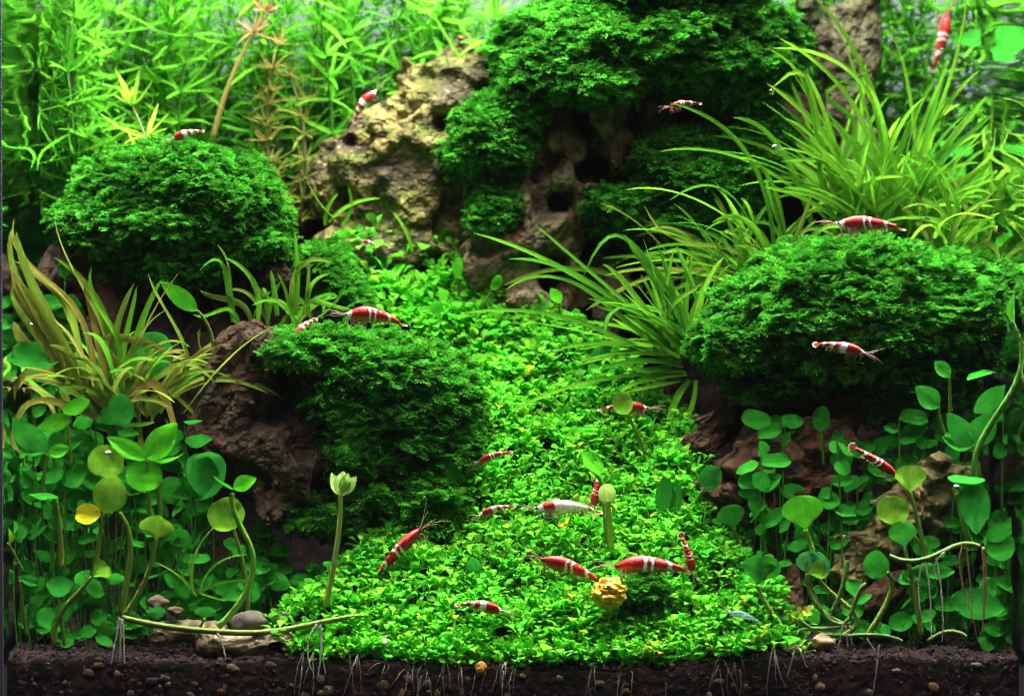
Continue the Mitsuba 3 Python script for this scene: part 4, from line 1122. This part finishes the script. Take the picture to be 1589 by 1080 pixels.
def shrimp(label, H, Tl, y, roll=20, bands='thin', arch=0.06, belly=None, deep=1.0, rng=None, yh=0.0, ghost=False, limb=(0.45, 0.30, 0.24), fat=1.0):
    fat = fat * 1.20
    k = thing('shrimp', label, 'shrimp')
    h, t = at(H[0], H[1], y + yh), at(Tl[0], Tl[1], y - yh)
    X = nrm(h - t)
    L = np.linalg.norm(h - t)
    dor = nrm(np.array([-X[2], 0, X[0]]) if X[0] > 0 else np.array([X[2], 0, -X[0]]))
    if abs(X[0]) < 0.25:
        dor = np.array([1.0, 0, 0]) * (1 if roll >= 0 else -1)
        dor = nrm(dor - X * np.dot(dor, X))
    toward = nrm(np.cross(X, dor) * np.sign(-np.cross(X, dor)[1] or 1))
    c, s = math.cos(math.radians(abs(roll))), math.sin(math.radians(abs(roll)))
    Z = dor * c + toward * s
    Y = np.cross(Z, X)
    R = np.stack([X, Y, Z], 1)

    def loc(p):
        return h + (np.asarray(p, float) * L) @ R.T

    def spine(u):
        u = np.asarray(u, float)
        z = arch * 4 * u * (1 - u) - 0.10 * np.clip(u - 0.72, 0, 1) ** 1.5
        return np.stack([-u, 0 * u, z], -1)
    n, m = 64, 18
    u = np.linspace(-0.02, 1, n)
    hh = np.interp(u, SP_H[:, 0], SP_H[:, 1]) * fat
    hh = np.convolve(np.pad(hh, 2, mode='edge'), np.ones(5) / 5, 'valid')
    seg = np.where(u > 0.40, ((u - 0.40) / 0.10) % 1.0, 0.6)
    step = 1 + np.where(u > 0.40, 0.14 * (seg - 0.5), 0) + 0.05 * np.exp(-((u - 0.385) / 0.02) ** 2)
    an = np.arange(m) * 2 * np.pi / m
    cs = spine(u)
    ring = np.stack([0 * an, 0.80 * np.cos(an), np.where(np.sin(an) > 0, np.sin(an), 1.12 * np.sin(an))], -1)
    P = cs[:, None] + hh[:, None, None] * step[:, None, None] * ring[None]
    P[:, :, 0] += 0.02 * np.sin(an)[None] * (u > 0.4)[:, None]
    i, j = np.meshgrid(np.arange(n - 1), np.arange(m), indexing='ij')
    q = np.stack([i * m + j, i * m + (j + 1) % m, (i + 1) * m + (j + 1) % m, (i + 1) * m + j], -1).reshape(-1, 4)
    f = np.vstack([q[:, [0, 1, 2]], q[:, [0, 2, 3]]])
    v = loc(P.reshape(-1, 3))
    e = len(v)
    v = np.vstack([v, loc([[0.075, 0, 0.055]]), loc(spine([1.0]))])
    kk = np.arange(m)
    f = np.vstack([f, np.stack([(kk + 1) % m, kk, kk * 0 + e], 1), np.stack([(n - 1) * m + kk, (n - 1) * m + (kk + 1) % m, kk * 0 + e + 1], 1)])[:, ::-1]
    uu, aa = np.repeat(u, m), np.tile(an, n)
    wob = uu + 0.012 * np.sin(aa * 3 + H[0]) + 0.02 * (meshkit.noise(P.reshape(-1, 3) * 14 + H[0]) - 0.5)
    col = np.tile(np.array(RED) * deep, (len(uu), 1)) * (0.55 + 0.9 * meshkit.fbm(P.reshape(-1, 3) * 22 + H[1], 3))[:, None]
    belly = (0.36, 0.13, 0.08) if belly is None else belly
    if True:
        b = (sstep(0.0, -0.9, np.sin(aa)) * (0.6 + 0.8 * meshkit.noise(P.reshape(-1, 3) * 40)).clip(0, 1))[:, None]
        col = col * (1 - b) + np.array(belly) * b
    for a0, a1, cc in BANDS[bands]:
        wgt = (sstep(a0 - .008, a0 + .008, wob) * (1 - sstep(a1 - .008, a1 + .008, wob)))[:, None]
        col = col * (1 - wgt) + np.array(cc) * wgt
    col = np.vstack([col, np.array(WHT if bands in ('broad', 'white', 'head') else ORG)[None], col[-1:]])
    mat = 'm_ghost' if ghost else 'm_shrimp'
    MB().add(v, f, col).put('body', mat, k, True, color=not ghost)
    import trimesh
    ball = trimesh.creation.icosphere(2, 1.0)
    for sg in (-1, 1):
        MB().add(loc(np.array(ball.vertices) * 0.021 + [0.012, sg * 0.052, 0.028]), ball.faces).put('eye', 'm_eye', k, True)
    mb = MB()
    for sg in (-1, 1):
        for ll, cz, cyy in ((0.42, 0.18, 0.26), (0.28, 0.14, 0.10), (0.24, -0.05, 0.14)):
            q = np.linspace(0, 1, 10)
            pts = np.stack([0.04 + ll * q * (1 - 0.35 * q * (ll > .5)), sg * (0.02 + cyy * q ** 1.5), 0.0 + cz * q * (1 - q * rng.uniform(0.5, 1.4))], -1)
            v, f = tube(loc(pts), np.linspace(0.0055, 0.0022, 10) * L, 4)
            mb.add(v, f, np.array(limb) * 1.2)
    mb.put('antennae', 'm_limb', k, True, color=True)
    mb = MB()
    for sg in (-1, 1):
        for q in range(5):
            x0 = -0.10 - 0.065 * q
            sw = rng.uniform(-0.06, 0.06)
            z0 = -0.04 + arch * 4 * 0.25 * 0.7
            pts = np.array([[x0, sg * 0.045, z0], [x0 + 0.05 + sw, sg * 0.10, z0 - 0.07], [x0 + 0.02 + sw, sg * 0.12, z0 - 0.14], [x0 + 0.09 + sw, sg * 0.10, z0 - 0.19]])
            v, f = tube(loc(spline(pts, 10)), np.linspace(0.014, 0.006, 10) * L, 5)
            mb.add(v, f, limb)
    mb.put('legs', 'm_limb', k, True, color=True)
    mb = MB()
    for sg in (-1, 1):
        for q in range(5):
            uq = 0.45 + 0.085 * q
            o = spine(uq) + [0, sg * 0.035, -np.interp(uq, SP_H[:, 0], SP_H[:, 1]) * 0.85]
            v, f, _ = leaf(loc(o), loc(o + [-0.04 + rng.normal(0, .012), sg * 0.02, -0.095]), Y * sg, 0.04 * L, 'ovate', 0.05, 0.1, 6, 3)
            mb.add(v, f, limb)
    mb.put('swimmerets', 'm_limb', k, True, color=True)
    e0 = spine(1.0)
    for q, (a, ln) in enumerate(((0, .17), (24, .17), (-24, .17), (46, .15), (-46, .15))):
        d = np.array([-math.cos(math.radians(a)), math.sin(math.radians(a)), -0.30])
        v, f, uv = leaf(loc(e0 + [0.015, 0, 0]), loc(e0 + d * ln), Z, 0.062 * L, 'spoon', 0.05, 0.1, 9, 5)
        tt = uv[:, 1][:, None] % 1.0001
        base = np.array((0.34, 0.05, 0.03)) * deep
        cl = base * (1 - sstep(.72, .86, tt)) + np.array(WHT) * sstep(.72, .86, tt)
        MB().add(v, f, cl).put('tail_fin', 'm_ghost' if ghost else 'm_limb', k, True, color=not ghost)
    return k


rg = np.random.default_rng(61)
S = lambda *a, **b: shrimp(*a, rng=rg, **b)
S('small red and white banded shrimp sitting on top of the left moss cushion', (268, 216), (310, 203), .108, 25, 'broad', fat=1.25)
S('banded shrimp with a raised head perched on the tan rock before the stem plants', (582, 143), (551, 184), .148, 30, 'broad', arch=.10, fat=1.25)
S('banded shrimp with dark bluish legs facing the viewer at the edge of the dark stump', (456, 524), (486, 496), .048, 55, 'band', yh=-0.003, limb=(.06, .08, .10), fat=1.35)
S('red shrimp with an amber belly walking left along the front left moss cushion', (538, 489), (620, 499), .050, 10, 'head', arch=.07, belly=(0.55, 0.24, 0.04), fat=1.2)
S('small red shrimp coming out from behind the front left moss cushion', (744, 716), (788, 701), .058, 30, 'thin', arch=.05)
S('red shrimp with white patches at the moss edge, left of the white shrimp', (746, 799), (792, 785), .040, 30, 'broad', arch=.07)
S('mostly white shrimp with a red saddle, walking left across the carpet', (834, 789), (922, 790), .044, 12, 'white', arch=.05, belly=(0.8, 0.76, 0.7))
S('upright deep red shrimp behind the tail of the white shrimp', (920, 788), (930, 735), .050, 60, 'head', arch=.03, fat=1.15)
S('long red shrimp diving tail down before the shadow under the front left moss', (650, 822), (584, 892), .030, 65, 'thin', arch=.03)
S('red and white banded shrimp on the front carpet, nearest the soil', (778, 948), (716, 936), .010, 20, 'broad', arch=.05, fat=1.15)
S('red shrimp with three fine white rings touching the yellow food lump with its tail', (842, 868), (928, 899), .022, 25, 'thin', arch=.05, fat=1.05)
S('pale bellied red shrimp lying level right of the food lump', (958, 879), (1062, 882), .022, 8, 'thin', arch=.05, belly=(0.46, 0.20, 0.12), fat=1.1)
S('ringed red shrimp head down at the right end of the carpet', (1076, 890), (1060, 834), .020, -65, 'head', arch=.03, fat=1.15)
S('shrimp half hidden behind the round pale leaf at the carpet\'s right border', (1004, 634), (938, 633), .080, 15, 'broad', arch=.05)
S('red and white banded shrimp clinging to the front of the right moss cushion', (1340, 548), (1272, 533), .030, 35, 'broad', arch=.04, fat=1.1)
S('red shrimp resting on the upper edge of the right moss under the tall tuft', (1302, 348), (1392, 351), .055, 8, 'head', arch=.04)
S('dark red shrimp slanting down to the heart shaped leaf at right', (1390, 736), (1328, 695), .026, 65, 'thin', arch=.03, deep=.7)
S('tiny shrimp peeping over the diagonal olive branch', (1294, 834), (1326, 836), .043, 30, 'broad', arch=.08)
S('large shrimp climbing upright in the back at the top right corner', (1470, 20), (1452, 100), .20, 50, 'thin', arch=.04, deep=.6)
S('tiny red shrimp glimpsed among carpet leaves at the foot of the tan rock', (562, 374), (584, 381), .128, 20, 'broad')
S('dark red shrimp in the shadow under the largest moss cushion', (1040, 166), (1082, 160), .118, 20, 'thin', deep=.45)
S('glassy bluish see-through shrimp low on the carpet, near the right corner', (1135, 950), (1176, 963), .009, 25, 'thin', ghost=True, limb=(.4, .5, .5), arch=.06)

# ------------------------------------------------------------------ small things
rg = np.random.default_rng(71)
import trimesh
m = trimesh.creation.icosphere(4, 1.0)
fv = np.array(m.vertices)
bump = meshkit.noise(fv * 3.2 + 5) * 0.45 + 0.35 * (1 - np.abs(meshkit.noise(fv * 6.5 + 2) * 2 - 1)) * 0.6
c0 = at(945, 920, .014)
fv = c0 + fv * (0.72 + bump)[:, None] * np.array([24, 22, 22]) * PX
fcol = np.array([0.72, 0.34, 0.012]) * (0.75 + 0.5 * meshkit.noise(fv * 700))[:, None]
MB().add(fv, m.faces, fcol).put(None, 'm_root', None, True, color=True, key=thing('food_lump', 'lumpy yellow orange food ball on the carpet', 'food'))
k = thing('fallen_leaf', 'curled brown dead leaf lying on the soil at the front of the carpet', 'leaf')
scene['m_dead'] = thin(VC, 0.5, 0.5)
for (bx, by), (tx, ty), w, c in (((620, 1022), (668, 990), 34, (0.26, 0.14, 0.04)), ((612, 1018), (640, 1030), 20, (0.30, 0.12, 0.03))):
    v, f, _ = leaf(at(bx, by, .006), at(tx, ty, .010), np.array([0.2, -0.6, 0.8]), w * PX, 'ovate', 0.3, 0.25)
    MB().add(v, f, c).put('flap', 'm_dead', k, True, color=True)
v, f = pebble(at(596, 999, .007), np.array([11, 9, 9]) * PX, rg, 2)
MB().add(v, f).put(None, 'm_white', None, True, key=thing('pebble', 'small white stone caught in the carpet above the soil', 'pebble'))
v, f = pebble(at(746, 1038, .0022), np.array([10, 6, 11]) * PX, rg, 2)
MB().add(v, f, (0.36, 0.14, 0.03)).put(None, 'm_grit', None, True, color=True, key=thing('pebble', 'amber brown bead like stone in the soil under the carpet', 'pebble'))
for px, py, y, r, c, lb in ((392, 968, .02, 24, (0.075, 0.066, 0.05), 'grey stone behind the creeping stem'), (245, 935, .022, 13, (0.10, 0.07, 0.055), 'dull pinkish stone in the left undergrowth'), (272, 948, .02, 10, (0.10, 0.065, 0.04), 'tan stone in the left undergrowth'),
                            (440, 960, .018, 13, (0.13, 0.12, 0.10), 'small grey stone right of the larger grey one'), (1275, 995, .012, 16, (0.30, 0.20, 0.12), 'brown stone on the soil in the right corner'), (1225, 1005, .008, 14, (0.32, 0.18, 0.10), 'rusty stone at the right end of the carpet')):
    v, f = pebble(at(px, py, y), np.array([r * 1.2, r, r * 0.8]) * PX, rg, 3)
    MB().add(v, f, c).put(None, 'm_grit', None, True, color=True, key=thing('pebble', lb, 'pebble'))
for px, py, y, r, lb in ((1197, 143, .10, 5, 'air bubble beside the largest moss, above the other bubble'), (1203, 232, .10, 9, 'largest air bubble, at a blade left of the tall tuft'), (168, 706, .017, 8, 'air bubble resting on the upper olive leaf at left'),
                         (1468, 25, .18, 3, 'tiny air bubble near the water line at the top right'), (48, 505, .022, 4, 'air bubble among the brown blades at left'), (1462, 78, .12, 4, 'air bubble under the big leaf at top right'), (1484, 758, .017, 7, 'air bubble under the rim of the drooping dark leaf')):
    kk = thing('air_bubble', lb, 'bubble')
    scene[kk] = {'type': 'sphere', 'center': at(px, py, y).tolist(), 'radius': r * PX, 'bsdf': {'type': 'ref', 'id': 'm_bubble'}}
